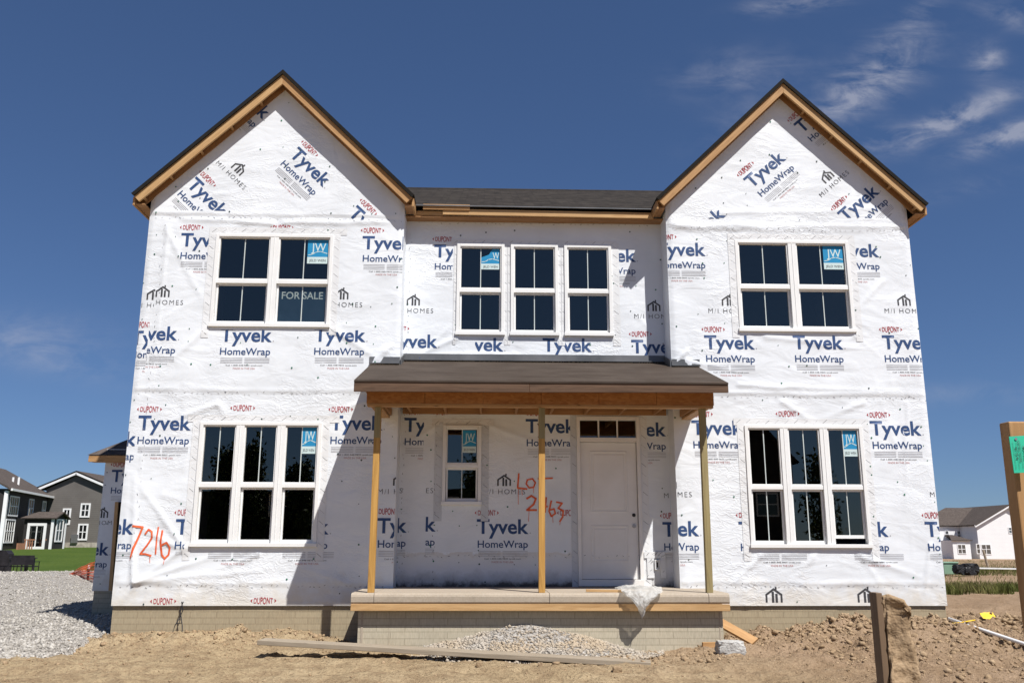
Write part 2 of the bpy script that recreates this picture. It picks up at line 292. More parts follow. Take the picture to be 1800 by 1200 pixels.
# ------------------------------------------------------------------ builders
def link(o, parent=None):
    C.objects.link(o)
    if parent is not None:
        o.parent = parent; o.matrix_parent_inverse = world_of(parent).inverted()
    return o
def world_of(o):
    m = o.matrix_basis.copy()
    if o.parent is not None: m = world_of(o.parent) @ o.matrix_parent_inverse @ m
    return m
def tag(o, label=None, cat=None, group=None, kind=None):
    for k, v in (('label', label), ('category', cat), ('group', group), ('kind', kind)):
        if v: o[k] = v
    return o
def thing(name, label, cat, loc, group=None):
    o = bpy.data.objects.new(name, None); o.empty_display_size = .3; o.location = loc; C.objects.link(o)
    return tag(o, label, cat, group)
class MB:
    def __init__(s): s.v = []; s.f = []; s.mi = []
    def add(s, vs, fs, m=0):
        o = len(s.v); s.v += [tuple(v) for v in vs]; s.f += [tuple(i+o for i in f) for f in fs]; s.mi += [m]*len(fs); return s
    def box(s, x0, x1, y0, y1, z0, z1, m=0):
        return s.add([(x, y, z) for x in (x0, x1) for y in (y0, y1) for z in (z0, z1)],
              [(0, 1, 3, 2), (4, 6, 7, 5), (0, 4, 5, 1), (2, 3, 7, 6), (0, 2, 6, 4), (1, 5, 7, 3)], m)
    def quad(s, a, b, c, d, m=0): return s.add([a, b, c, d], [(0, 1, 2, 3)], m)
    def prism(s, poly, axis, a, b, m=0):
        """polygon (2-D, counter-clockwise) extruded along axis from a to b"""
        def P(p, h): return {'y': (p[0], h, p[1]), 'x': (h, p[0], p[1]), 'z': (p[0], p[1], h)}[axis]
        n = len(poly); vs = [P(p, a) for p in poly]+[P(p, b) for p in poly]
        return s.add(vs, [tuple(range(n))[::-1], tuple(range(n, 2*n))]+[(i, (i+1) % n, n+(i+1) % n, n+i) for i in range(n)], m)
    def ring(s, x0, x1, z0, z1, t, y0, y1, m=0, tb=None, tt=None):
        tb = t if tb is None else tb; tt = t if tt is None else tt
        s.box(x0, x0+t, y0, y1, z0, z1, m); s.box(x1-t, x1, y0, y1, z0, z1, m)
        s.box(x0+t, x1-t, y0, y1, z0, z0+tb, m); s.box(x0+t, x1-t, y0, y1, z1-tt, z1, m); return s
    def tube(s, pts, r, n=8, m=0, cap=True):
        pts = [Vector(p) for p in pts]; rr = r if isinstance(r, (list, tuple)) else [r]*len(pts); vs = []; o = []
        for i, p in enumerate(pts):
            d = (pts[min(i+1, len(pts)-1)]-pts[max(i-1, 0)]).normalized()
            a = d.cross(Vector((0, 0, 1)) if abs(d.z) < .9 else Vector((1, 0, 0))).normalized(); b = d.cross(a)
            for k in range(n): vs.append(p+(a*math.cos(2*math.pi*k/n)+b*math.sin(2*math.pi*k/n))*rr[i])
        fs = [(i*n+k, i*n+(k+1) % n, (i+1)*n+(k+1) % n, (i+1)*n+k) for i in range(len(pts)-1) for k in range(n)]
        if cap: fs += [tuple(range(n)), tuple(range((len(pts)-1)*n, len(pts)*n))[::-1]]
        return s.add(vs, fs, m)
    def build(s, name, mats, parent=None, smooth=False, bevel=0, recalc=True):
        me = bpy.data.meshes.new(name); me.from_pydata(s.v, [], s.f)
        for mm in ([mats] if isinstance(mats, str) else mats): me.materials.append(MATS[mm])
        me.polygons.foreach_set('material_index', s.mi)
        if recalc:
            bm = bmesh.new(); bm.from_mesh(me); bmesh.ops.recalc_face_normals(bm, faces=bm.faces); bm.to_mesh(me); bm.free()
        if smooth: me.polygons.foreach_set('use_smooth', [True]*len(me.polygons))
        o = bpy.data.objects.new(name, me); link(o, parent)
        if bevel:
            b = o.modifiers.new('bevel', 'BEVEL'); b.width = bevel; b.segments = 2; b.limit_method = 'ANGLE'
        return o
def np_mesh(name, V, F, mat, parent=None, smooth=False, mi=None):
    me = bpy.data.meshes.new(name); k = F.shape[1]
    me.vertices.add(len(V)); me.vertices.foreach_set('co', np.ascontiguousarray(V, np.float32).ravel())
    me.loops.add(F.size); me.loops.foreach_set('vertex_index', F.astype(np.int32).ravel())
    me.polygons.add(len(F)); me.polygons.foreach_set('loop_start', np.arange(0, F.size, k, dtype=np.int32))
    if smooth is not False: me.polygons.foreach_set('use_smooth', np.full(len(F), True))
    for mm in ([mat] if isinstance(mat, str) else mat): me.materials.append(MATS[mm])
    if mi is not None: me.polygons.foreach_set('material_index', np.asarray(mi, np.int32))
    me.update(calc_edges=True); me.validate(); o = bpy.data.objects.new(name, me); link(o, parent); return o
def board(name, p0, p1, wdt, thk, mat, parent=None, side=(0, 0, 1), bevel=.004, label=None, cut=(0, 0)):
    """a length of lumber from p0 to p1 (centre line); wdt measured along `side`, thk across; grain along local x.
    cut=(a,b): plumb/mitre slant of each end (shift of the end's upper edge along the length)"""
    p0 = Vector(p0); p1 = Vector(p1); x = (p1-p0); L = x.length; x.normalize(); sd = Vector(side); z = (sd-x*sd.dot(x)).normalized(); y = z.cross(x)
    nseg = max(1, int(L/.5)); mb = MB(); vs = []
    for i in range(nseg+1):
        t = i/nseg
        for (yy, zz) in ((-1, -1), (1, -1), (1, 1), (-1, 1)):
            sh = (cut[0] if i == 0 else cut[1] if i == nseg else 0)*zz
            vs.append((L*t+sh, yy*thk/2, zz*wdt/2))
    fs = [(0, 3, 2, 1), tuple(nseg*4+k for k in range(4))]+[(i*4+k, (i+1)*4+k, (i+1)*4+(k+1) % 4, i*4+(k+1) % 4) for i in range(nseg) for k in range(4)]
    mb.add(vs, fs); me_o = mb.build(name, mat, None, bevel=bevel)
    M = Matrix((x, y, z)).transposed().to_4x4(); M.translation = p0
    me_o.matrix_basis = M
    if parent is not None: me_o.parent = parent; me_o.matrix_parent_inverse = world_of(parent).inverted()
    if label: me_o['label'] = label
    return me_o
def sheet(name, o0, ux, uy, lx, ly, thk, mat, parent):
    """flat slab with its own frame: local x along ux (eave), local y up the slope"""
    ux = Vector(ux).normalized(); uy = Vector(uy); uy = (uy-ux*uy.dot(ux)).normalized(); n = ux.cross(uy)
    mb = MB(); mb.box(0, lx, 0, ly, -thk, 0); o = mb.build(name, mat, None)
    M = Matrix((ux, uy, n)).transposed().to_4x4(); M.translation = Vector(o0); o.matrix_basis = M
    if parent is not None: o.parent = parent; o.matrix_parent_inverse = world_of(parent).inverted()
    return o

# lettering ---------------------------------------------------------
_tc = {}
def glyphs(txt, off=0.0, space=1.0):
    key = (txt, off, space)
    if key not in _tc:
        cu = bpy.data.curves.new('lettering', 'FONT'); cu.body = txt; cu.size = 1; cu.offset = off; cu.space_character = space; cu.resolution_u = 3
        ob = bpy.data.objects.new('lettering', cu); C.objects.link(ob); dg = bpy.context.evaluated_depsgraph_get(); dg.update()
        ev = ob.evaluated_get(dg); me = ev.to_mesh(); V = np.array([v.co[:2] for v in me.vertices]); F = [tuple(p.vertices) for p in me.polygons]
        ev.to_mesh_clear(); bpy.data.objects.remove(ob); bpy.data.curves.remove(cu); _tc[key] = (V, F)
    V, F = _tc[key]; return V.copy(), F
class Print:
    """flat printing in (x, z), later laid on a wall: list of (V Nx2, faces, slot)"""
    def __init__(s): s.items = []
    cap_h = None
    def text(s, txt, x, z, width=None, cap=None, slot=0, off=0., space=1., anchor='l', warp=0., center=None):
        V, F = glyphs(txt, off, space); lo = V[:, 0].min(); hi = V[:, 0].max()
        if Print.cap_h is None: Print.cap_h = float(glyphs('T')[0][:, 1].max())
        caph = Print.cap_h
        ky = cap/caph; kx = ky if width is None else width/(hi-lo)
        V[:, 0] = (V[:, 0]-lo)*kx; V[:, 1] *= ky
        if warp:
            wd = V[:, 0].max(); t = (V[:, 0]-wd/2)/(wd/2); V[:, 1] = cap/2+(V[:, 1]-cap/2)*(1-warp*t*t)
        if anchor == 'c': V[:, 0] -= V[:, 0].max()/2
        if anchor == 'r': V[:, 0] -= V[:, 0].max()
        s.items.append((V+np.array([x, z]), F, slot)); return s
    def poly(s, pts, slot=0): s.items.append((np.array(pts, float), [tuple(range(len(pts)))], slot)); return s
    def stroke(s, pts, wd, slot=0):
        pts = [Vector((*p, 0)) for p in pts]
        for a, b in zip(pts, pts[1:]):
            d = (b-a).normalized(); n = Vector((-d.y, d.x, 0))*wd/2; e = d*wd*.25
            s.poly([(a-e-n)[:2], (b+e-n)[:2], (b+e+n)[:2], (a-e+n)[:2]], slot)
        return s
    def dot(s, x, z, r, slot=0, n=8): return s.poly([(x+r*math.cos(6.283*k/n), z+r*math.sin(6.283*k/n)) for k in range(n)], slot)
    def move(s, ang, ox, oz):
        c, sn = math.cos(ang), math.sin(ang); M = np.array([[c, sn], [-sn, c]])
        s.items = [(V@M+np.array([ox, oz]), F, k) for V, F, k in s.items]; return s
def clip_cut(V, F, clip, cell=.09):
    """clip printing to a box (x0,x1,z0,z1) and cut it into small cells so that it follows the wrap"""
    bm = bmesh.new(); vs = [bm.verts.new((v[0], 0, v[1])) for v in V]
    for f in F:
        try: bm.faces.new([vs[i] for i in f])
        except ValueError: pass
    def cut(co, no, clear): 
        g = bm.verts[:]+bm.edges[:]+bm.faces[:]
        if g: bmesh.ops.bisect_plane(bm, geom=g, plane_co=co, plane_no=no, clear_outer=clear, dist=1e-6)
    if clip:
        x0, x1, z0, z1 = clip
        if x0 is not None: cut((x0, 0, 0), (-1, 0, 0), True)
        if x1 is not None: cut((x1, 0, 0), (1, 0, 0), True)
        if z0 is not None: cut((0, 0, z0), (0, 0, -1), True)
        if z1 is not None: cut((0, 0, z1), (0, 0, 1), True)
    if cell and len(bm.verts):
        X = [v.co.x for v in bm.verts]; Z = [v.co.z for v in bm.verts]
        for k in range(math.ceil(min(X)/cell), math.floor(max(X)/cell)+1): cut((k*cell, 0, 0), (1, 0, 0), False)
        for k in range(math.ceil(min(Z)/cell), math.floor(max(Z)/cell)+1): cut((0, 0, k*cell), (0, 0, 1), False)
    bm.verts.index_update(); V2 = np.array([(v.co.x, v.co.z) for v in bm.verts]); F2 = [tuple(v.index for v in f.verts) for f in bm.faces]; bm.free()
    return V2, F2
WRAP_MATS = ['wrap', 'ink_navy', 'ink_red', 'ink_black', 'ink_grey', 'ink_pink', 'spray_orange', 'cap_dark', 'tape_white', 'tape_grey', 'wrap_muddy', 'interior_dark']
NAVY, RED, BLK, GRY, PNK, ORG, CAP, TAPE, TAPEG, MUDDY = 1, 2, 3, 4, 5, 6, 7, 8, 9, 10
UNIT = .815                         # width of the big word
def dupont(P, x, z, k):
    wd = .345*k; h = .118*k
    P.text('DUPONT', x-wd/2, z-h/2, wd, h, RED, .012, 1, warp=.30)
    for sg in (-1, 1): P.poly([(x+sg*.235*k, z), (x+sg*.20*k, z+.035*k), (x+sg*.205*k, z), (x+sg*.20*k, z-.035*k)][::sg], RED)
def logo_big(parts='dthl', k=UNIT):
    P = Print()
    if 'd' in parts: dupont(P, .19*k, .39*k, k)
    if 't' in parts: P.text('Tyvek', 0, 0, k, .262*k, NAVY, .022)
    if 'h' in parts: P.text('HomeWrap', .02*k, -.265*k, .965*k, .132*k, NAVY, .012)
    if 't' in parts: P.dot(1.03*k, .01*k, .012*k, GRY)
    if 'l' in parts:
        for j, z in enumerate((-.335, -.365, -.395, -.425)):
            P.poly([(.04*k, z*k), (.46*k, z*k), (.46*k, (z+.008)*k), (.04*k, (z+.008)*k)], GRY)
            P.poly([(.50*k, z*k), (.98*k, z*k), (.98*k, (z+.008)*k), (.50*k, (z+.008)*k)], GRY)
        P.text('Call 1-800-448-9835 tyvek.com', .5*k, -.485*k, .70*k, .026*k, BLK, 0, anchor='c')
        P.text('MADE IN THE USA', .5*k, -.55*k, .42*k, .034*k, PNK, .0, anchor='c')
    return P
def house_icon(P, x, z, k, slot=BLK):
    """outline roof over two bars with a chimney tick; x centre, z base, k width"""
    t = .115*k
    P.stroke([(x-.46*k, z), (x-.46*k, z+.42*k), (x, z+.74*k), (x+.46*k, z+.42*k), (x+.46*k, z)], t, slot)
    P.stroke([(x-.06*k, z), (x-.06*k, z+.56*k)], t*1.2, slot); P.stroke([(x+.16*k, z), (x+.16*k, z+.44*k)], t*1.2, slot)
    P.stroke([(x+.14*k, z+.74*k), (x+.14*k, z+.86*k)], t*.9, slot)
def logo_homes(k=UNIT, icon=True, text=True):
    P = Print()
    if icon: house_icon(P, 0, .165*k, .26*k)
    if text: P.text('M/I HOMES', 0, 0, .82*k, .095*k, BLK, -.012, 1.25, anchor='c')
    return P

# ------------------------------------------------------------------ the wrapped walls
def ridges(x, z, folds):
    d = np.zeros_like(x)
    for (x0, z0, x1, z1, wd, h) in folds:
        L = math.hypot(x1-x0, z1-z0); t = ((x-x0)*(x1-x0)+(z-z0)*(z1-z0))/L/L; tc = np.clip(t, 0, 1)
        dist = np.hypot(x-(x0+tc*(x1-x0)), z-(z0+tc*(z1-z0))); d += h*np.exp(-(dist/wd)**2)*(1-.75*tc)
    return d
class Wall:
    def __init__(s, Y, x0, x1, z0, z1, seams=(), folds=(), seed=0, holes=(), slopes=(), cell=.03):
        s.Y = Y; s.b = (x0, x1, z0, z1); s.seams = seams; s.folds = folds; s.seed = seed; s.holes = holes; s.slopes = slopes; s.cell = cell; s.layers = []
        rr = random.Random(seed*17+3); s.folds = list(folds)
        for _ in range(int((x1-x0)*(z1-z0)*.85)):
            xa, za = rr.uniform(x0, x1), rr.uniform(z0, z1); L = rr.uniform(.35, 1.5); an = rr.choice((rr.gauss(.1, .35), rr.gauss(-.5, .3), rr.gauss(1.35, .15))); s.folds.append((xa, za, xa+L*math.cos(an), za+L*math.sin(an), rr.uniform(.022, .05), rr.choice((1, 1, -.7))*rr.uniform(.003, .008)))
    def disp(s, x, z):
        d = .010*fbm(x, z*1.5, .9, 2, s.seed+11) + .0035*fbm(x*.8+z*.3, z*2.4, 2.4, 2, s.seed+31)
        r = np.abs(fbm(x*.6-z*.5, z*1.3+x*.2, 1.7, 3, s.seed+71)); d = d+.006*np.exp(-(r/.03)**2)*np.maximum(0, .15+vnoise(x*.7, z*.7, s.seed+5))*1.3
        for (sz, h) in s.seams:
            wob = .012*fbm(x, x*0, 1.3, 2, s.seed+3)
            d = d+h*sst(-.006, .006, z-(sz+wob)) + .009*np.exp(-((z-sz-.03-wob)/.03)**2)*(vnoise(x*2.2, z*0, s.seed+8)+.45)
            d = d+.012*np.exp(-((z-sz+.06)/.055)**2)*np.abs(vnoise(x*4+z*9, z*3, s.seed+9))*1.3
        d = d+ridges(x+.03*fbm(x, z, 1.7, 2, s.seed+51), z+.04*fbm(z, x, 1.9, 2, s.seed+53), s.folds)
        return d
    def add(s, P, clip=None, lift=.0035, cell=.05):
        x0, x1, z0, z1 = s.b; e = .004
        c = clip or (None,)*4
        c = (max(x0+e, c[0]) if c[0] is not None else x0+e, min(x1-e, c[1]) if c[1] is not None else x1-e, max(z0+e, c[2]) if c[2] is not None else z0+e, c[3])
        for V, F, k in P.items:
            V2, F2 = clip_cut(V, F, c, cell)
            for (cx, cz, nx, nz) in s.slopes:
                if len(V2): 
                    keep = (V2-np.array([cx, cz]))@np.array([nx, nz]) < -.01
                    F2 = [f for f in F2 if all(keep[i] for i in f)]
            if F2: s.layers.append((V2, F2, k, lift))
        return s
    def build(s, name, parent, muddy=None):
        x0, x1, z0, z1 = s.b
        gx = set(np.round(np.linspace(x0, x1, max(2, int((x1-x0)/s.cell))), 4)); gz = set(np.round(np.linspace(z0, z1, max(2, int((z1-z0)/s.cell))), 4))
        for (a, b, c, d) in s.holes: gx |= {a, b}; gz |= {c, d}
        def clean(g, must):
            g = sorted(g); o = []
            for v in g:
                if o and v-o[-1] < .008:
                    if v in must: o[-1] = v
                    continue
                o.append(v)
            return np.array(o)
        gx = clean(gx, {v for h in s.holes for v in h[:2]}|{x0, x1}); gz = clean(gz, {v for h in s.holes for v in h[2:]}|{z0, z1})
        X, Z = np.meshgrid(gx, gz, indexing='ij'); nx, nz = X.shape; D = s.disp(X.ravel(), Z.ravel())
        edge = np.minimum(X.ravel()-x0, x1-X.ravel()); D = D*sst(-.01, .08, edge)
        V = np.stack([X.ravel(), s.Y-D, Z.ravel()], 1); idx = np.arange(nx*nz).reshape(nx, nz)
        F = np.stack([idx[:-1, :-1], idx[1:, :-1], idx[1:, 1:], idx[:-1, 1:]], -1).reshape(-1, 4)
        ccx = V[F][:, :, 0].mean(1); ccz = V[F][:, :, 2].mean(1); keep = np.ones(len(F), bool)
        for (a, b, c, d) in s.holes: keep &= ~((ccx > a) & (ccx < b) & (ccz > c) & (ccz < d))
        F = F[keep]
        mi = [MUDDY if (muddy and z < muddy) else 0 for z in ccz[keep]]
        vs = [tuple(v) for v in V]; fs = [tuple(f) for f in F]
        for V2, F2, k, lift in s.layers:
            o = len(vs); D2 = s.disp(V2[:, 0], V2[:, 1]); D2 = D2*sst(-.01, .08, np.minimum(V2[:, 0]-x0, x1-V2[:, 0]))
            vs += [(a, s.Y-dd-lift, c) for (a, c), dd in zip(V2, D2)]; fs += [tuple(i+o for i in f) for f in F2]; mi += [k]*len(F2)
        me = bpy.data.meshes.new(name); me.from_pydata(vs, [], fs)
        for mm in WRAP_MATS: me.materials.append(MATS[mm])
        me.polygons.foreach_set('material_index', mi)
        bm = bmesh.new(); bm.from_mesh(me)
        for f in bm.faces:
            f.normal_update(); f.smooth = True
            if f.normal.y > 0: f.normal_flip()
        for (cx, cz, ax, az) in s.slopes:
            bmesh.ops.bisect_plane(bm, geom=bm.verts[:]+bm.edges[:]+bm.faces[:], plane_co=(cx, 0, cz), plane_no=(ax, 0, az), clear_outer=True)
        bm.to_mesh(me); bm.free()
        o = bpy.data.objects.new(name, me); link(o, parent); return o
    # printing placed by where it shows on the photographed wall
    def P(s, px, py): p = at(px, py, s.Y); return p.x, p.z
    def big(s, px, py, parts='dthl', clip=None, ang=0, right=False):
        """px,py: foot of the T (or of the final k when right) on the photo; clip in photo pixels (l, r, top, bottom)"""
        x, z = s.P(px, py)
        if right: x -= UNIT*math.cos(ang); z -= UNIT*math.sin(ang)
        s.add(logo_big(parts).move(ang, x, z), s.pxclip(clip, px, py)); return s
    def homes(s, px, py, clip=None, ang=0, icon=True, text=True, k=1):
        x, z = s.P(px, py); s.add(logo_homes(UNIT*k, icon, text).move(ang, x, z), s.pxclip(clip, px, py)); return s
    def dup(s, px, py, clip=None, ang=0):
        P = Print(); dupont(P, 0, 0, UNIT); x, z = s.P(px, py); s.add(P.move(ang, x, z), s.pxclip(clip, px, py)); return s
    def pxclip(s, c, px, py):
        if not c: return None
        l, r, t, b = c
        return (s.P(l, py)[0] if l else None, s.P(r, py)[0] if r else None, s.P(px, b)[1] if b else None, s.P(px, t)[1] if t else None)
    def tape(s, x0, x1, z0, z1, horizontal, slot=TAPE, dash=BLK):
        """flashing tape with its slanted printed dashes"""
        P = Print(); P.poly([(x0, z0), (x1, z0), (x1, z1), (x0, z1)], slot); s.add(P, None, .0055, .06)
        P = Print(); L = (x1-x0) if horizontal else (z1-z0); wd = (z1-z0) if horizontal else (x1-x0); n = int(L/.15); rnd = random.Random(int(x0*977+z0*131))
        for k in range(n):
            t = (k+.5)/n; a = wd*.30; j = rnd.uniform(-.1, .1)*wd
            cx, cz = ((x0+t*L), (z0+z1)/2+j) if horizontal else ((x0+x1)/2+j, z0+t*L)
            sg = 1 if horizontal else -1
            P.stroke([(cx-a, cz-sg*a*.8), (cx+a, cz+sg*a*.8)], .0045, GRY if k % 3 else BLK)
        s.add(P, None, .0065, None)
    def caps(s, n, avoid=(), slot=CAP, zmax=None):
        x0, x1, z0, z1 = s.b; rnd = random.Random(s.seed+99); P = Print(); cols = max(2, int((x1-x0)/.41))
        for i in range(cols+1):
            for j in range(int(((zmax or z1)-z0)/.30)):
                if rnd.random() < n+.15: continue
                x = x0+.07+(x1-x0-.14)*i/cols+rnd.uniform(-.09, .09); z = z0+.08+.30*j+rnd.uniform(-.10, .10)
                if any(a-.01 < x < b+.01 and c-.01 < z < d+.01 for a, b, c, d in s.holes): continue
                P.dot(x, z, rnd.choice((.008, .010, .013, .014)), slot)
        s.add(P, None, .0065, None)
    def staples(s, x0, x1, z, seed=0):
        rnd = random.Random(seed); P = Print(); x = x0
        while x < x1:
            dz = rnd.uniform(-.02, .012); a = rnd.uniform(.012, .03)
            P.stroke([(x, z+dz), (x+a, z+dz+rnd.uniform(-.02, .02))], .006, rnd.choice((GRY, GRY, BLK))); x += rnd.uniform(.05, .16)
        s.add(P, None, .006, None)
    def vstaples(s, x, z0, z1, seed=0):
        rnd = random.Random(seed); P = Print(); z = z0
        while z < z1:
            a = rnd.uniform(.012, .03); dx = rnd.uniform(-.02, .02)
            P.stroke([(x+dx, z), (x+dx+rnd.uniform(-.015, .015), z+a)], .006, rnd.choice((GRY, GRY, BLK))); z += rnd.uniform(.05, .2)
        s.add(P, None, .006, None)

# house datum -------------------------------------------------------
W, XI, XJ, REC, SEAM, HZ = 12.517, 4.132, 8.451, .45, 3.2, 6.16
GC1, GC2, PK, SL = 2.062, 10.49, 8.60, .978        # gable centres, roof peak, slope
house = thing('new_house', 'two storey house under construction wrapped in white printed sheeting with twin gables and timber porch', 'house', (6.25, 0, -.45))
TWIN = [(1.105, 2.997, 4.238, 5.789), (9.573, 11.465, 4.238, 5.789)]
TRIP = [(1.094, 2.962, .850, 2.725), (9.561, 11.429, .850, 2.725)]
CEN = [(4.992+.902*i, 4.992+.902*i+.798, 4.244, 5.825) for i in range(3)]
SMALL = (4.815, 5.432, 1.495, 2.756)
DOORF = (6.962, 7.985, .262, 2.912)
def hole(r, e=.03): return (round(r[0]+e, 4), round(r[1]-e, 4), round(r[2]+e, 4), round(r[3]-e, 4))
k_ = 1/math.hypot(1, SL)
def slopes(gc):    # planes cutting the gable wall under the roof
    top = PK-.17
    return [(gc, top, k_*SL, k_), (gc, top, -k_*SL, k_)]

# --- left bay
foldsL = [(a_, b_, c_, d_, w_*.75, h_*1.35) for a_, b_, c_, d_, w_, h_ in [(.25, .3, .24, 5.9, .010, .006), (1.0, .86, .25, 1.75, .05, .018), (1.0, .80, .1, 1.25, .06, .016), (.9, .75, .35, .30, .05, .014), (.32, .32, 1.5, .72, .05, .016), (.32, .32, 2.3, .52, .05, .014), (.30, .33, .16, 1.9, .045, .020),
          (2.1, .72, 1.3, .45, .05, .010), (3.5, .3, 2.6, .62, .05, .010), (1.3, 3.0, .6, 2.75, .06, .014), (1.35, 3.02, 1.5, 2.8, .05, .014), (3.95, 3.15, 3.0, 2.85, .05, .012),
          (.32, 5.9, .30, 3.3, .04, .012), (.34, 5.8, 1.0, 4.6, .05, .010), (1.05, 4.2, .4, 3.5, .05, .012), (3.1, 4.2, 3.9, 3.65, .05, .012), (2.0, 5.98, .5, 6.05, .05, .018), (2.2, 6.0, 4.0, 6.02, .06, .018),
          (3.9, 3.9, 3.6, 3.5, .05, .026), (4.0, 3.95, 3.75, 3.6, .03, .02), (.3, .25, .15, .05, .05, .016)]]
Lw = Wall(0, 0, XI, 0, PK-.15, seams=((SEAM, .010), (6.1, .012), (.30, .008)), folds=foldsL, seed=1, holes=[hole(TWIN[0]), hole(TRIP[0])], slopes=slopes(GC1))
A = -R(43.5)
Lw.big(318, 433, clip=(None, 371, None, 498)).dup(496, 401, (None, None, None, 405)).big(637, 438)
Lw.homes(270+15, 536, (271, None, None, None)).homes(269, 541, (None, 271, None, None))
Lw.homes(600, 540, (590, None, None, None))
Lw.big(312, 598, clip=(261, None, None, None), right=True).big(321, 606, clip=(None, 260, None, None), right=True)
Lw.big(387, 600, 'thl', clip=(None, None, 580, None)).big(552, 600, 'thl', clip=(None, None, 580, None))
Lw.big(509, 274, ang=A).big(329, 327, ang=A, clip=(None, None, None, 371)).big(612, 377, ang=A, clip=(None, None, None, 387)).big(463, 212, 'dthl', ang=A, right=True)
Lw.homes(404, 312, ang=A)
Lw.big(242, 755).dup(427, 717).big(580, 755)
Lw.homes(371, 868, (None, 331, None, None)).homes(703, 868)
Lw.big(235, 938, right=True).big(308, 938, clip=(None, 327, None, 975)).big(578, 938, clip=(571, None, None, None), right=True).big(663, 936)
Lw.big(240, 783, 'th', clip=(None, 237, None, None), right=True)
for px in (430-20, 560-20): Lw.big(px-75+30, 938, 'l')
Lw.dup(287, 1056).dup(463, 1055)
x0, x1, z0, z1 = TWIN[0]; tp = .115
Lw.tape(x0-tp, x1+tp+.1, z1, z1+tp, True); Lw.tape(x0-tp, x0, z0-.18, z1, False); Lw.tape(x1, x1+tp, z0-.12, z1, False)
x0, x1, z0, z1 = TRIP[0]
Lw.tape(x0-.2, x1+tp+.15, z1, z1+tp, True); Lw.tape(x0-tp, x0, z0-.2, z1, False); Lw.tape(x1, x1+tp, z0-.2, z1, False)
for z in (SEAM, 6.08, .30): Lw.staples(.1, XI-.05, z-.02, int(z*10))
Lw.vstaples(.26, .3, 6.0, 4)
Lw.caps(.45)
# sprayed house number 7216, with runs
P = Print(); q = lambda *pts: [Lw.P(*p) for p in pts]
P.stroke(q((235, 924), (252, 926), (244, 944), (236, 962), (231, 978)), .030, ORG)
P.stroke(q((256, 938), (262, 930), (268, 934), (268, 944), (259, 958), (247, 973), (256, 973), (266, 976)), .026, ORG)
P.stroke(q((279, 926), (276, 950), (274, 973)), .022, ORG)
P.stroke(q((286, 932), (283, 955), (285, 975), (290, 981), (297, 974), (299, 962), (294, 953), (286, 957)), .028, ORG)
for (a, b) in (((264, 976), (264, 988)), ((290, 981), (288, 991)), ((231, 978), (229, 984))): P.stroke(q(a, b), .007, ORG)
Lw.add(P, None, .0075, .05)
wl = Lw.build('wall_wrap', house)
# --- right bay
foldsR = [(a_, b_, c_, d_, w_*.75, h_*1.35) for a_, b_, c_, d_, w_, h_ in [(12.1, 3.2, 12.05, .35, .012, .006), (11.5, 3.1, 10.9, 2.85, .05, .012), (10.2, 3.1, 10.7, 2.75, .05, .012), (9.7, .72, 9.2, .3, .05, .012), (11.3, .72, 12.2, .4, .05, .012), (10.5, .70, 10.3, .45, .05, .012), (12.35, .9, 12.2, .2, .04, .016),
          (9.0, 3.25, 8.6, 3.9, .05, .014), (12.0, 5.1, 11.5, 4.6, .05, .010), (8.6, 6.0, 12.2, 5.98, .05, .016), (9.5, 3.35, 12.3, 3.28, .04, .012), (12.2, 3.1, 12.0, 1.4, .03, .010), (8.7, 3.75, 9.6, 3.55, .04, .010),
          (9.4, 6.25, 12.0, 6.35, .05, .010), (10.0, 4.15, 11.6, 3.95, .06, .010), (8.7, 3.9, 8.5, 3.7, .04, .02)]]
Rw = Wall(0, XJ, W, 0, PK-.15, seams=((SEAM, .010), (6.02, .012), (.30, .008)), folds=foldsR, seed=2, holes=[hole(TWIN[1]), hole(TRIP[1])], slopes=slopes(GC2))
B = R(41)
Rw.big(1240, 450, right=True).big(1545, 452, clip=(1499, None, None, None), right=True)
Rw.homes(1281, 551, (None, 1287, None, None)).homes(1590, 551)
Rw.big(1238, 613).big(1394, 613, 'thl').big(1551, 613)
Rw.big(1321, 332, ang=B).big(1275, 380, ang=B, right=True, clip=(None, None, None, 386)).homes(1468, 327, ang=B).big(1486, 392, ang=B, clip=(None, None, None, 384)).big(1409, 236, ang=B)
Rw.dup(1384, 727).big(1530, 764).big(1216, 763, clip=(None, 1300, None, None))
Rw.big(1299, 942, clip=(None, 1309, None, None)).big(1562, 942, clip=(1541, None, None, None), right=True).big(1627, 942)
Rw.homes(1672, 873).homes(1500, 873, (1537, None, None, None)).big(1229, 941, right=True).homes(1178, 873)
for px in (1330, 1500): Rw.big(px-5, 942, 'l')
for px in (1361, 1523):
    P = Print(); x, z = Rw.P(px, 1057); house_icon(P, x, z, .25, BLK); Rw.add(P)
x0, x1, z0, z1 = TWIN[1]
Rw.tape(x0-tp, x1+tp, z1, z1+tp, True); Rw.tape(x0-tp, x0, z0-.1, z1, False); Rw.tape(x1, x1+tp, z0-.15, z1, False)
x0, x1, z0, z1 = TRIP[1]
Rw.tape(x0-tp-.05, x1+tp, z1, z1+tp, True); Rw.tape(x0-tp, x0, z0-.2, z1, False); Rw.tape(x1, x1+tp, z0-.2, z1, False)
for z in (SEAM, 6.0, .30): Rw.staples(XJ+.1, W-.05, z-.02, int(z*10)+3)
Rw.caps(.5)
wr = Rw.build('wall_wrap', house)
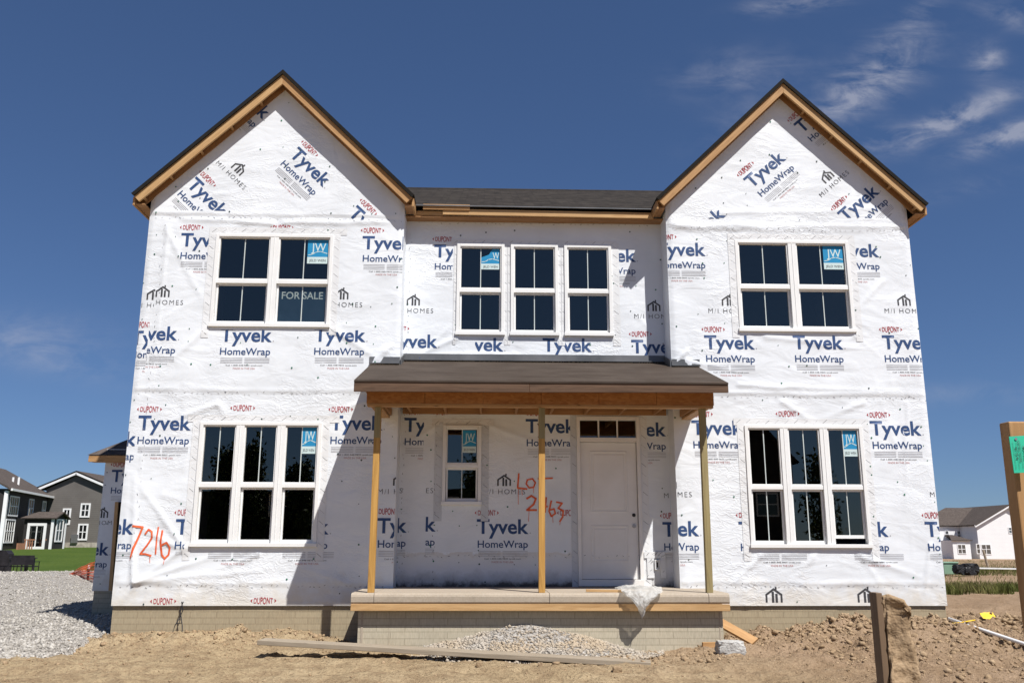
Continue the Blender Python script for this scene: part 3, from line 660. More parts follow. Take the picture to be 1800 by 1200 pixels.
# --- recessed centre
foldsC = [(a_, b_, c_, d_, w_*.75, h_*1.35) for a_, b_, c_, d_, w_, h_ in [(5.0, 4.2, 4.4, 3.9, .05, .014), (5.6, 3.95, 4.3, 3.85, .05, .018), (5.2, 3.85, 6.2, 3.95, .05, .012), (4.8, 2.8, 4.3, 2.5, .06, .012), (5.6, 2.75, 6.6, 2.4, .05, .012), (4.3, 3.75, 4.9, 4.4, .04, .012)]]
Cw = Wall(REC, XI, XJ, .2, 6.42, seams=((3.0, .004),), folds=foldsC, seed=3, holes=[hole(r) for r in CEN]+[hole(SMALL), hole(DOORF)])
Cw.big(763, 452, clip=(None, 796, None, 492)).homes(726, 550).big(769, 611, right=True).big(885, 617, 'thl', clip=(835, None, None, None), right=True).big(954, 617, 'thl', clip=(None, None, 594, None)).big(1110, 620)
Cw.big(1118, 460, clip=(1087, None, None, None), right=True).homes(1150, 560)
Cw.big(710, 758, clip=(None, 745, None, None)).big(924, 760, clip=(None, 1003, None, None)).big(766, 933, clip=(748, None, None, None), right=True).homes(670, 866).homes(724, 866, (747, None, None, None))
Cw.big(715, 935, right=True).homes(886, 868, (857, None, None, None)).big(838, 937).big(1171, 766, clip=(1137, None, None, None), right=True).big(1165, 942).homes(1204, 875).dup(776, 724).dup(1000, 901, (None, 1003, None, None))
for i, r in enumerate(CEN):
    x0, x1, z0, z1 = r
    Cw.tape(x0-.05, x0, z0-.16, z1+.05, False, TAPE); Cw.tape(x1, x1+.05 if i < 2 else x1+.13, z0-.16, z1+.05, False, TAPE)
Cw.tape(CEN[0][0]-.1, CEN[2][1]+.1, CEN[0][3], CEN[0][3]+.08, True)
x0, x1, z0, z1 = SMALL
Cw.tape(x0-.13, x0, z0-.25, z1+.05, False, TAPEG); Cw.tape(x1, x1+.12, z0-.25, z1+.05, False, TAPEG); Cw.tape(x0-.18, x1+.2, z1+.0, z1+.1, True, TAPE)
x0, x1, z0, z1 = DOORF
Cw.tape(x0-.10, x0, .25, z1+.05, False, TAPEG); Cw.tape(x1, x1+.12, .25, z1+.05, False, TAPE); Cw.tape(x0-.1, x1+.12, z1, z1+.06, True, TAPE)
Cw.vstaples(4.70, .3, 2.9, 6); Cw.vstaples(4.2, .3, 6, 7); Cw.staples(XI+.1, XJ-.1, .72, 8); Cw.staples(XI+.2, XJ-.2, 6.2, 12)
Cw.caps(.42)
P = Print(); q = lambda *pts: [Cw.P(*p) for p in pts]      # sprayed LOT 2463, with runs
P.stroke(q((912, 832), (910, 857), (926, 859)), .026, ORG)
P.stroke(q((927, 843), (936, 841), (941, 848), (938, 856), (930, 857), (925, 850), (927, 843)), .024, ORG)
P.stroke(q((946, 841), (971, 840)), .024, ORG); P.stroke(q((957, 841), (955, 862)), .022, ORG)
P.stroke(q((926, 876), (934, 871), (942, 876), (938, 886), (926, 896), (943, 896)), .030, ORG)
P.stroke(q((952, 872), (949, 888), (962, 890)), .024, ORG); P.stroke(q((960, 874), (958, 900)), .024, ORG)
P.stroke(q((969, 880), (965, 898), (969, 907), (976, 902), (974, 894), (966, 896)), .026, ORG)
P.stroke(q((978, 882), (988, 884), (981, 893), (990, 897), (989, 908), (984, 916)), .026, ORG)
for (a, b) in (((911, 857), (911, 886)), ((930, 896), (929, 916)), ((917, 858), (918, 870)), ((971, 905), (972, 918)), ((985, 912), (984, 922)), ((938, 856), (938, 866))): P.stroke(q(a, b), .007, ORG)
Cw.add(P, None, .0075, .05)
wc = Cw.build('wall_wrap', house, muddy=.78)
# --- returns, sides and back of the shell
mb = MB()
mb.quad((XI, 0, 0), (XI, REC, 0), (XI, REC, 6.45), (XI, 0, 6.45)); mb.quad((XJ, REC, 0), (XJ, 0, 0), (XJ, 0, 6.45), (XJ, REC, 6.45))
mb.quad((0, 0, 0), (0, 9, 0), (0, 9, 6.4), (0, 0, 6.4)); mb.quad((W, 0, 0), (W, 9, 0), (W, 9, 6.4), (W, 0, 6.4)); mb.quad((0, 9, 0), (W, 9, 0), (W, 9, 6.4), (0, 9, 6.4))
mb.add([(0, 9, 6.4), (0, .1, 6.4), (0, 4.5, 8.45)], [(0, 1, 2)]); mb.add([(W, 9, 6.4), (W, .1, 6.4), (W, 4.5, 8.45)], [(0, 1, 2)])
mb.build('side_wrap', 'wrap', house)
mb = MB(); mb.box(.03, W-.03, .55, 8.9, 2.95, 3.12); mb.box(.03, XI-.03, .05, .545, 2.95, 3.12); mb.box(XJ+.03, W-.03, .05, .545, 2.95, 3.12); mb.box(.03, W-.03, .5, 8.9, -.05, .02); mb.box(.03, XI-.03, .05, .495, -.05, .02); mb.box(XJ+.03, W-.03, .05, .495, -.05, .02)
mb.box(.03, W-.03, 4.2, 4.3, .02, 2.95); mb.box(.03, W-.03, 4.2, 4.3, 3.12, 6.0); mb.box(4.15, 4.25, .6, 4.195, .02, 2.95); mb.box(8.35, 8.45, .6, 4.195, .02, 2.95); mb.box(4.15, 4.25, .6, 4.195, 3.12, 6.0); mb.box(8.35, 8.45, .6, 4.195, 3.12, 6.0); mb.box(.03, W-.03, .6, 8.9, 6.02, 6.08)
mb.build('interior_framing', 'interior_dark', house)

# ------------------------------------------------------------------ windows
def sticker(parent, x1, z1, y, wd, ht, cut=False):
    x0 = x1-wd; P = Print(); zb = z1-ht*.72
    mb = MB(); mb.box(x0, x1, y-.002, y, z1-ht, zb, 1)
    if cut: mb.prism([(x0, zb), (x1, zb), (x1, z1), (x0+wd*.62, z1), (x0+wd*.42, z1-ht*.28), (x0, z1-ht*.42)], 'y', y-.002, y, 0)
    else: mb.box(x0, x1, y-.002, y, zb, z1, 0)
    P.text('JW', x0+wd*.54, zb+ht*.24, wd*.72, ht*.34, 1, .004, anchor='c') if not cut else P.text('W', x0+wd*.62, zb+ht*.24, wd*.36, ht*.3, 1, .004)
    P.stroke([(x0+wd*.04, zb+ht*.08), (x0+wd*.22, zb+ht*.10), (x0+wd*.4, zb+ht*.20), (x0+wd*.62, zb+ht*.235), (x0+wd*.96, zb+ht*.15)], .012, 1)
    P.text('JELD WEN', x0+wd/2, z1-ht+ht*.08, wd*.8, ht*.10, 2, .002, anchor='c')
    for V, F, k in P.items: mb.add([(a, y-.0035, b) for a, b in V], F, k)
    mb.build('sticker', ['sticker_blue', 'sticker_pale', 'ink_black'], parent)
def window(r, Y, units, parent, low_grille=True, label=None, ajar=None, stick=None, stick_cut=False, sill=.055, mull=.135):
    x0, x1, z0, z1 = r; mb = MB(); f = .052; yF = Y-.034; yB = Y+.075
    zm = z0+(z1-z0)*.485; n = units; uw = (x1-x0-2*f-(n-1)*mull)/n
    mb.box(x0, x0+f, yF, yB, z0+sill, z1); mb.box(x1-f, x1, yF, yB, z0+sill, z1); mb.box(x0+f, x1-f, yF, yB, z1-f*.9, z1); mb.box(x0-.012, x1+.012, yF-.022, yB, z0, z0+sill)
    panes = []; gr = MB()
    for i in range(n):
        a = x0+f+i*(uw+mull); b = a+uw
        if i < n-1:
            mb.box(b, b+mull, yF+.004, yB, z0+sill, z1-f*.9); mb.box(b+mull*.46, b+mull*.54, yF-.002, yF+.004, z0+sill, z1-f*.9)
        t = .022; zt = z1-f*.9; zb = z0+sill
        mb.ring(a, b, zm+.03, zt, t, Y-.012, Y+.045)                       # upper sash
        mb.box(a, b, Y-.02, Y+.05, zm-.03, zm+.03)                          # meeting rail
        s2 = .030; lo = zb+(.085 if ajar == i else 0)
        mb.ring(a+.004, b-.004, lo, zm-.03, s2, Y+.02, Y+.06, 0, .05)         # lower sash, set back
        panes.append((a+t, b-t, zm+.03+t, zt-t, Y+.020, True)); panes.append((a+s2, b-s2, lo+.05, zm-.03, Y+.042, low_grille))
    fr = mb.build('window', 'vinyl', parent, bevel=.004)
    if label: fr['label'] = label
    for (a, b, c, d, y, g) in panes:
        MB().quad((a, y, c), (b, y, c), (b, y, d), (a, y, d)).build('pane', 'glass', fr)
        if g: 
            xc = (a+b)/2; MB().box(xc-.007, xc+.007, y-.007, y-.001, c, d).build('grille', 'grille_white', fr)
    if stick is not None:
        a, b, c, d, y, g = panes[stick*2]; sticker(fr, b-.012, d-.008, y-.004, min(.33, (b-a)*.48) if n > 1 else (b-a)*.47, .40 if n > 1 else .36, stick_cut)
    return fr, panes
w1, pn1 = window(TWIN[0], 0, 2, house, stick=1, label='upper twin window with a sale notice behind its lower right pane')
window(TWIN[1], 0, 2, house, stick=1, label='upper twin window under the right gable')
window(TRIP[0], 0, 3, house, low_grille=False, stick=2, mull=.125, label='lower triple window beside the sprayed number')
window(TRIP[1], 0, 3, house, ajar=2, stick=2, mull=.125, label='lower triple window with one sash slightly raised')
for i, r in enumerate(CEN): window(r, REC, 1, house, stick=0 if i == 0 else None, stick_cut=True)
window(SMALL, REC, 1, house, stick=0, label='small window on the porch')
# sale notice hanging inside the pane
a, b, c, d, y, g = pn1[3]
fs_ = MB(); fs_.box(a+.004, b-.004, y+.006, y+.009, c+.004, d-.004, 0); P = Print(); P.text('FOR SALE', (a+b)/2, d-.235, (b-a)*.86, .115, 1, .010, anchor='c')
for V, F, k in P.items: fs_.add([(p[0], y+.0045, p[1]) for p in V], F, 1)
tag(fs_.build('sale_sign', ['sign_blue', 'sign_letter']), 'dark blue FOR SALE notice behind the lower right pane of the upper left window', 'sign')

# ------------------------------------------------------------------ front door
x0, x1, z0, z1 = DOORF; mb = MB(); f = .055; yF = REC-.03; yB = REC+.1; zt = 2.50
mb.box(x0, x0+f, yF, yB, z0+.1, z1); mb.box(x1-f, x1, yF, yB, z0+.1, z1); mb.box(x0+f, x1-f, yF, yB, z1-.06, z1); mb.box(x0+f, x1-f, yF+.006, yB, zt, zt+.07)
for t in (1/3, 2/3): xx = x0+f+(x1-x0-2*f)*t; mb.box(xx-.012, xx+.012, REC, REC+.03, zt+.07, z1-.06)
mb.box(x0, x1, yF-.02, yB, z0-.0, z0+.1)
dr = mb.build('door_frame', 'door_paint', house, bevel=.004)
MB().quad((x0+f, REC+.035, zt+.07), (x1-f, REC+.035, zt+.07), (x1-f, REC+.035, z1-.06), (x0+f, REC+.035, z1-.06)).build('transom_pane', 'glass', dr)
a, b, c, d = x0+f+.006, x1-f-.006, z0+.105, zt-.006; yd = REC+.03
mb = MB(); mb.box(a, b, yd, yd+.045, c, d)
for (pz0, pz1) in ((c+.26, c+.82), (c+1.02, c+1.99)):
    mb.ring(a+.15, b-.15, pz0, pz1, .028, yd-.008, yd+.01); mb.box(a+.205, b-.205, yd-.007, yd+.01, pz0+.055, pz1-.055)
door = mb.build('front_door', 'door_paint', house, bevel=.006)
mb = MB(); mb.tube([(b-.065, yd-.02, c+.98), (b-.065, yd+.01, c+.98)], .028, 14); mb.build('deadbolt', 'black_metal', door)
mb = MB(); mb.tube([(b-.065, yd-.012, c+.81), (b-.065, yd+.01, c+.81)], .03, 14); mb.tube([(b-.065, yd-.05, c+.81), (b-.065, yd-.012, c+.81)], [.02, .012], 12); mb.build('door_handle', 'steel_grey', door)
# outlet box beside the door, framed by tape
p = at(1155, 992, REC); mb = MB(); mb.ring(p.x-.045, p.x+.045, p.z-.075, p.z+.075, .014, REC-.05, REC+.01); mb.box(p.x-.03, p.x+.03, REC-.028, REC+.01, p.z-.055, p.z+.055)
mb.box(p.x-.012, p.x+.012, REC-.034, REC-.028, p.z-.04, p.z+.04, 1)
mb.build('outlet_box', ['pvc', 'black_metal'], house, bevel=.003)
P = Print(); MBt = MB()
mb = MB(); zc = p.z; xc = p.x
for (bx0, bx1, bz0, bz1) in ((xc-.16, xc-.05, zc-.2, zc+.1), (xc+.05, xc+.13, zc-.2, zc+.1), (xc-.2, xc+.13, zc+.102, zc+.2)): mb.box(bx0, bx1, REC-.022, REC-.012, bz0, bz1, 0)
rnd = random.Random(3)
for i in range(26):
    bx = rnd.uniform(xc-.18, xc+.09); bz = rnd.choice((rnd.uniform(zc+.11, zc+.17), rnd.uniform(zc-.19, zc+.07)))
    if abs(bx-xc) < .07 and bz < zc+.1: continue
    mb.quad((bx, REC-.0235, bz), (bx+.006, REC-.0235, bz), (bx+.036, REC-.0235, bz+.026), (bx+.03, REC-.0235, bz+.026), 1)
mb.build('outlet_tape', ['tape_white', 'ink_black'], house)

# ------------------------------------------------------------------ roofs
SA = Vector((1, 0, SL)).normalized()
def gable(gc, hw_l, hw_r):
    yf = -.21; n = Vector((0, 0, 1))
    for sg, hw in ((-1, hw_l), (1, hw_r)):
        up_ = Vector((-sg, 0, SL)); eave = Vector((gc+sg*hw, yf-.02, PK-SL*hw)); L = hw*math.hypot(1, SL)
        rf = sheet('gable_roof', (eave.x, yf-.03 if sg < 0 else 4.6, eave.z), (0, -sg*-1 if False else (1 if sg < 0 else -1), 0), up_, 4.63, L, .03, 'shingle_dark', house) if False else None
        # shingled slope as a slab with local x along the eave
        o0 = (eave.x, 4.6, eave.z) if sg < 0 else (eave.x, yf-.035, eave.z)
        ux = (0, -1, 0) if sg < 0 else (0, 1, 0)
        sheet('gable_roof', o0, ux, up_, 4.6-yf+.035, L, .052, 'shingle_dark', house)
        # doubled edge of sheathing under the shingles
        nrm = Vector((sg*SL, 0, 1)).normalized()
        up_n = up_.normalized()
        def on(t, dn, y): q_ = Vector((gc+sg*hw*(1-t), y, PK-SL*hw*(1-t))); return q_-nrm*dn-(up_n*dn*SL if t == 1 else Vector())
        board('roof_edge', on(0, .026, yf-.05), on(1, .026, yf-.05), .056, .028, 'felt_black', house, side=nrm, cut=(0, .028*SL), bevel=0)
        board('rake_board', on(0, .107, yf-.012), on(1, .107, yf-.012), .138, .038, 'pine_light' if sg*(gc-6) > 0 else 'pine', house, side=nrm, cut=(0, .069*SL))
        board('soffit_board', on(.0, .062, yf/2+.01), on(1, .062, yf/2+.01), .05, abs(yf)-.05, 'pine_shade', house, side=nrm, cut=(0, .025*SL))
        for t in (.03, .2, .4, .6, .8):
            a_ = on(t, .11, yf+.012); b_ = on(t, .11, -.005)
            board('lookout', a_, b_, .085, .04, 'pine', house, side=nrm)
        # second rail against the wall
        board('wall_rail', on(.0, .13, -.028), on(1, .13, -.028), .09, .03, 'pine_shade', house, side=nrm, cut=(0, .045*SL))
    # eave returns: fascia boards running back along the low edges
    for sg, hw in ((-1, hw_l), (1, hw_r)):
        xx = gc+sg*(hw-.025); zz = PK-SL*hw-.10
        board('eave_fascia', (xx, yf+.01, zz), (xx, 4.0 if (sg < 0) == (gc < 6) else .25, zz), .14, .035, 'pine', house, side=(0, 0, 1))
        inner = gc+sg*(XI/2); a_ = min(xx, inner); b_ = max(xx, inner)
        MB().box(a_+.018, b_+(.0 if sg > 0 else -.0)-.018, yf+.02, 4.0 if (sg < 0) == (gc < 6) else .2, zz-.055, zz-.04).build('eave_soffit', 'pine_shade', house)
gable(GC1, 2.285, 2.245); gable(GC2, 2.235, 2.275)
# main roof between and behind the gables
ez, ey, ry, rz = 6.402, .16, 4.5, 8.515; sl = Vector((0, ry-ey, rz-ez))
sheet('main_roof', (.15, ey, ez), (1, 0, 0), sl, W-.3, sl.length, .035, 'shingle_dark', house)
sheet('main_roof', (W-.15, 2*ry-ey, ez), (-1, 0, 0), (0, -(ry-ey), rz-ez), W-.3, sl.length, .035, 'shingle_dark', house)
mb = MB(); mb.prism([(ry-.14, rz-.07+.014), (ry-.14, rz-.07), (ry, rz), (ry+.14, rz-.07), (ry+.14, rz-.07+.014), (ry, rz+.02)], 'x', .15, W-.15); mb.build('ridge_cap', 'shingle_dark', house)
board('center_fascia', (4.75, .20, 6.30), (8.28, .20, 6.275), .105, .038, 'pine_light', house)
board('center_fascia', (4.42, .175, 6.375), (5.20, .175, 6.37), .095, .034, 'pine', house, label='short spliced fascia board')
board('center_fascia', (4.30, .235, 6.285), (4.76, .235, 6.28), .075, .034, 'pine_light', house)
board('drip_edge', (4.30, .15, 6.392), (8.3, .15, 6.375), .018, .03, 'metal_flash', house, bevel=0)
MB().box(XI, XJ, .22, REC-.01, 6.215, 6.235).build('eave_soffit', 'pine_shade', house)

# ------------------------------------------------------------------ porch
PX0, PX1, PY = 3.675, 8.882, -1.65
mb = MB(); th = .022
def proof(x0, x1, y0, y1): 
    zf = lambda y: 3.105+(y-PY)*.335
    mb.add([(x, y, zf(y)+dz) for x in (x0, x1) for y in (y0, y1) for dz in (-th, 0)], [(0, 1, 3, 2), (4, 6, 7, 5), (0, 4, 5, 1), (2, 3, 7, 6), (0, 2, 6, 4), (1, 5, 7, 3)])
proof(PX0, PX1, PY-.01, -.012); proof(XI+.012, XJ-.012, -.012, REC-.012)
mb.build('porch_roof', 'underlay', house)
board('porch_fascia', (PX0, PY+.02, 3.018), (6.1, PY+.02, 3.022), .145, .038, 'weathered', house); board('porch_fascia', (6.103, PY+.021, 3.023), (PX1, PY+.021, 3.038), .145, .038, 'weathered', house)
for xx in (PX0+.02, PX1-.02):
    board('porch_rake', (xx, PY+.04, 3.03), (xx, -.03, 3.03+1.58*.335), .12, .036, 'weathered', house)
zf = lambda y: 3.105+(y-PY)*.335
mb = MB()      # stepped flashing along the walls
for (xa, xb, yy) in ((PX0, XI, 0), (XI, XJ, REC), (XJ, PX1, 0)):
    a_, b_ = (xa-.02, xb) if xa == PX0 else (xa+.012, xb-.012) if yy else (xa, xb+.02)
    mb.box(a_, b_, yy-.03, yy-.016, zf(yy)+.002, zf(yy)+.115); mb.box(a_, b_, yy-.085, yy-.03, zf(yy-.04)+.012, zf(yy-.04)+.024)
for xa in (XI, XJ): mb.prism([(-.03, zf(-.03)), (REC-.03, zf(REC-.03)), (REC-.03, zf(REC-.03)+.113), (-.03, zf(-.03)+.113)], 'x', xa+(.014 if xa == XI else -.026), xa+(.026 if xa == XI else -.014))
mb.build('roof_flashing', 'metal_flash', house)
# header beam, plate, side beams, joists
mb = MB(); bx0, bx1 = 3.80, 8.775; n = 6
for i in range(n): mb.box(bx0+(bx1-bx0)*i/n+.002, bx0+(bx1-bx0)*(i+1)/n-.002, -1.25, -1.11, 2.845, 3.07)
mb.build('porch_beam', 'osb', house, bevel=.002)
board('beam_plate', (bx0+.01, -1.18, 2.824), (bx1-.01, -1.18, 2.824), .038, .13, 'pine', house)
for xx, s1 in ((3.90, 1), (8.68, -1)):
    board('side_beam', (xx, -1.10, 2.915), (xx, -.03 if True else 0, 2.915), .15, .11, 'osb', house); board('side_plate', (xx+s1*.03, -1.105, 2.82), (xx+s1*.03, -.02, 2.82), .036, .15, 'pine', house)
    board('side_plate', (xx+s1*.115, -1.10, 2.90), (xx+s1*.115, -.02, 2.90), .11, .038, 'pine_shade', house)
for i in range(8): xx = 4.3+i*.56; board('ceiling_joist', (xx, -1.10, 3.0), (xx, REC-.05, 3.0), .13, .038, 'pine_shade', house)
MB().box(PX0+.05, PX1-.05, -1.60, -.02, 3.075, 3.09).build('porch_ceiling', 'osb', house); MB().box(XI+.02, XJ-.02, -.02, REC-.02, 3.075, 3.09).build('porch_ceiling', 'osb', house)
board('ledger_board', (XI+.03, REC-.045, 2.99), (XJ-.03, REC-.045, 2.99), .12, .038, 'pine_shade', house)
SZ = .252
for i, (xa, xb) in enumerate(((3.951, 3.962), (6.287, 6.300), (8.606, 8.622))):
    board('porch_post', (xa, -1.15, SZ), (xb, -1.15, 2.806), .089, .089, ('pine_post', 'pine_post', 'treated')[i], house, side=(0, 1, 0), bevel=.005)
    if i < 2: board('post_splice', (xb-.001, -1.197, 2.36), (xb, -1.197, 2.80), .088, .006, 'treated', house, side=(1, 0, 0), bevel=0)
# slab with a rounded front edge and three joints
sx0, sx1, sy = 3.695, 8.855, -1.27
prof = [(sy+.012, .113), (sy, .135), (sy, .205), (sy+.012, .232), (sy+.038, .248), (sy+.07, SZ), (-.005, SZ), (-.005, .113)]
mb = MB(); cuts = [sx0, 4.006, 6.386, 8.566, sx1]
for a_, b_ in zip(cuts, cuts[1:]): mb.prism([(p_[0], p_[1]) for p_ in prof], 'x', a_+.003, b_-.003)
mb.prism([(sy+.03, .12), (sy+.03, .235), (-.01, .245), (-.01, .12)], 'x', sx0+.01, sx1-.01); mb.box(XI+.003, XJ-.003, -.005, REC-.012, .113, SZ)
mb.build('porch_slab', 'concrete', house, smooth=False, bevel=.003)
board('form_board', (3.70, -1.262, .066), (8.85, -1.262, .062), .088, .036, 'pine_light', house)
mb = MB(); mb.box(3.79, 8.775, -1.15, -.035, -.9, .112); mb.build('porch_foundation', 'brick_grey', house, bevel=.004)
mb = MB(); mb.box(.012, W-.012, .035, 8.95, -.9, -.005); mb.build('foundation', 'brick_tan', house, bevel=.004)
for xa, xb, ya in ((3.83, 3.86, -1.156), (4.21, 4.214, -1.153), (8.72, 8.735, -1.154)): MB().box(xa, xb, ya, -1.1505, -.9, .11).build('form_seam', 'concrete', house)

# ------------------------------------------------------------------ rear wing on the left
WY = 3.2; wx0 = -1.66
Ww = Wall(WY, wx0, -.02, .04, 2.62, seed=5, seams=(), folds=[(-1.5, .2, -.9, 1.4, .05, .012)])
Ww.big(195, 846).homes(178, 922).big(191, 975, right=True).caps(.25)
Ww.build('wing_wrap', house)
mb = MB(); mb.quad((wx0, WY, .04), (wx0, 9, .04), (wx0, 9, 2.62), (wx0, WY, 2.62)); mb.quad((wx0, 9, .04), (0, 9, .04), (0, 9, 2.62), (wx0, 9, 2.62)); mb.build('side_wrap', 'wrap', house)
MB().box(wx0+.02, -.02, WY+.03, 8.9, -.9, .05).build('foundation', 'brick_grey', house)
board('wing_fascia', (wx0-.22, WY-.22, 2.42), (-.01, WY-.22, 2.42), .12, .036, 'pine', house)
MB().box(wx0-.2, -.01, WY-.2, WY-.005, 2.365, 2.38).build('eave_soffit', 'pine_shade', house)
mb = MB(); e0 = 2.49; hip = [(wx0-.24, WY-.25, e0), (-.01, WY-.25, e0), (-.01, WY+2.2, e0+1.1), (wx0-.24+2.2, WY+2.2, e0+1.1)]
mb.add([(wx0-.24, WY-.25, e0), (-.01, WY-.25, e0), (-.01, 5.2, e0+1.1), (wx0-.24+1.2, 5.2, e0+1.1), (wx0-.24, 9.2, e0), (-.01, 9.2, e0+1.1), (wx0-.24+1.2, 7.8, e0+1.1)], [(0, 1, 2, 3), (4, 0, 3, 6), (3, 2, 5, 6), (4, 6, 5)])
mb.build('wing_roof', 'shingle_brown', house)
# opening in the wing, next to the corner; its shade is a dark slab
mb = MB(); p0 = at(210, 882, WY); p1 = at(196, 1045, WY); mb.prism([(p0.x, p0.z), (p1.x+.02, .06), (p1.x+.24, .06), (p0.x+.24, p0.z)], 'y', WY-.05, WY-.02); mb.build('wing_opening_shade', 'interior_dark', house)
board('opening_jamb', (p1.x, WY-.06, .05), (p0.x-.02, WY-.06, p0.z), .06, .05, 'pine_light', house, side=(1, 0, 0))

# ------------------------------------------------------------------ ground
def G(x, y):
    x = np.asarray(x, float); y = np.asarray(y, float)
    z = -.50 - .12*sst(-2, -8, y)
    near = np.exp(-((y+.25)/.75)**2)*sst(-.6, .4, x)*sst(14, 12.6, x)
    z = z+near*(.10+.06*sst(8.5, 9.5, x))*sst(3.75, 3.2, x)+near*.17*sst(8.8, 9.6, x)
    z = z+.10*sst(.7, 4, x)*sst(3.7, 2.5, x)*np.exp(-((y+.4)/.6)**2)
    z = z+.16*sst(9.5, 11, x)*sst(-3.2, -.6, y)*sst(3, .5, y)
    far = sst(14, 90, y)
    z = z+far*(sst(0, -30, x)*.75-.95*sst(5, 60, x))-.28*sst(6, 30, y)*sst(-3, -12, x)*sst(70, 30, y)-.12*sst(10, 22, y)*sst(6, 14, x)
    z = z-1.0*sst(60, 160, y)*sst(30, 70, x)*0
    return z
def Gn(x, y):
    rough = .50+.9*sst(8.7, 10, x)*sst(-5, -1, y)+.7*np.exp(-((y+.5)/.9)**2)
    near = sst(30, 12, np.hypot(x-6, y))
    tracks = 0
    for yc, a_ in ((-2.95, .10), (-4.6, -.06), (-6.3, .04)): yl = y-yc-a_*(x-6)*.35-.25*fbm(x, x*0, .35, 2, 13); tracks = tracks-.028*np.exp(-(yl/.13)**2)+.016*np.exp(-((np.abs(yl)-.22)/.09)**2)+.010*np.exp(-(yl/.14)**2)*np.sin(x*38)
    n = .085*fbm(x, y, .8, 3, 21)+rough*(.075*fbm(x, y, 3.2, 5, 41, .66)+.075*np.maximum(0, fbm(x, y, 7.5, 3, 61)-.10))+.012*fbm(x, y, 9, 2, 91)
    return G(x, y)+near*(n+tracks)+(1-near)*.05*fbm(x, y, .3, 3, 5)
def axis(lo, hi, step, far_lo, far_hi, gr=1.09):
    a = list(np.arange(lo, hi+1e-6, step)); s_ = step; v = hi; 
    while v < far_hi: s_ *= gr; v += s_; a.append(min(v, far_hi))
    s_ = step; v = lo; b = []
    while v > far_lo: s_ *= gr; v -= s_; b.append(max(v, far_lo))
    return np.array(b[::-1]+a)
def hit(px, py, lift=0):
    d = (at(px, py, Z=-5)-CAM).normalized(); t = 2.0
    while t < 300:
        p = CAM+d*t
        if p.z-lift < float(Gn(p.x, p.y)): return p
        t += .03
    return p
gx = axis(-3.5, 15.5, .045, -900, 900); gy = axis(-6.5, .6, .038, -500, 1800)
X, Y = np.meshgrid(gx, gy, indexing='ij'); Zg = Gn(X.ravel(), Y.ravel()); nx, ny = X.shape; idx = np.arange(nx*ny).reshape(nx, ny)
F = np.stack([idx[:-1, :-1], idx[1:, :-1], idx[1:, 1:], idx[:-1, 1:]], -1).reshape(-1, 4)
tag(np_mesh('ground', np.stack([X.ravel(), Y.ravel(), Zg], 1), F, 'dirt', smooth=True), kind='structure')

ICO_V = None
def ico():
    bm = bmesh.new(); bmesh.ops.create_icosphere(bm, subdivisions=1, radius=1); V = np.array([v.co[:] for v in bm.verts]); F = np.array([[v.index for v in f.verts] for f in bm.faces]); bm.free(); return V, F
IV, IF = ico()
def lumps(name, pts, sizes, mat, seed, flat=.7, ang=.35, base=None, smooth=False):
    """many individual small stones merged as one countless mass"""
    rg = np.random.default_rng(seed); n = len(pts); V = IV[None]*(1+ang*(rg.random((n, len(IV), 1))-.5)*2)
    sc = np.stack([np.ones(n), .6+.4*rg.random(n), flat*(.6+.5*rg.random(n))], 1)*np.asarray(sizes)[:, None]; V = V*sc[:, None]
    def rot(a, i, j):
        c, s_ = np.cos(a), np.sin(a); A_ = V[:, :, i].copy(); B_ = V[:, :, j].copy(); V[:, :, i] = A_*c[:, None]-B_*s_[:, None]; V[:, :, j] = A_*s_[:, None]+B_*c[:, None]
    rot(rg.normal(0, .45, n), 0, 2); rot(rg.normal(0, .45, n), 1, 2); rot(rg.random(n)*6.283, 0, 1)
    V = V+np.asarray(pts)[:, None]; F = IF[None]+(np.arange(n)*len(IV))[:, None, None]; V = V.reshape(-1, 3); F = F.reshape(-1, 3)
    if base is not None:
        bv, bf = base; o = len(V); V = np.concatenate([V, bv]); 
        tri = np.concatenate([bf[:, [0, 1, 2]], bf[:, [0, 2, 3]]])+o; mi = np.r_[np.zeros(len(F), int), np.ones(len(tri), int)]; F = np.concatenate([F, tri])
        return np_mesh(name, V, F, [mat, 'gravel_bed'], smooth=False, mi=mi)
    return np_mesh(name, V, F, mat, smooth=False if not smooth else True)
rg = np.random.default_rng(5)
# dirt clods, thick along the foundations, sparse in the open
n = 26000; cx = rg.uniform(-1, 15, n); cy = -rg.exponential(1.5, n)*1.0+.0; cy[:9000] = rg.uniform(-8, 0, 9000)
wgt = .25+.75*sst(9, 10.5, cx)+.5*np.exp(-((cy+.5)/.6)**2)+.5*((cx > 6.5) & (cx < 8.8) & (cy < -1.3) & (cy > -2.6))
keep = (rg.random(n) < wgt*.75) & ~((cx > 3.7) & (cx < 8.9) & (cy > -1.2)) & (cy < .0) & (cy > -9); cx, cy = cx[keep], cy[keep]
sz = .006+.0075*rg.exponential(1, len(cx))*(.5+.9*wgt[keep]); sz = np.minimum(sz, .055)
tag(lumps('dirt_clods', np.stack([cx, cy, Gn(cx, cy)+sz*.15], 1), sz, 'clod', 8, .75, .4), kind='stuff')
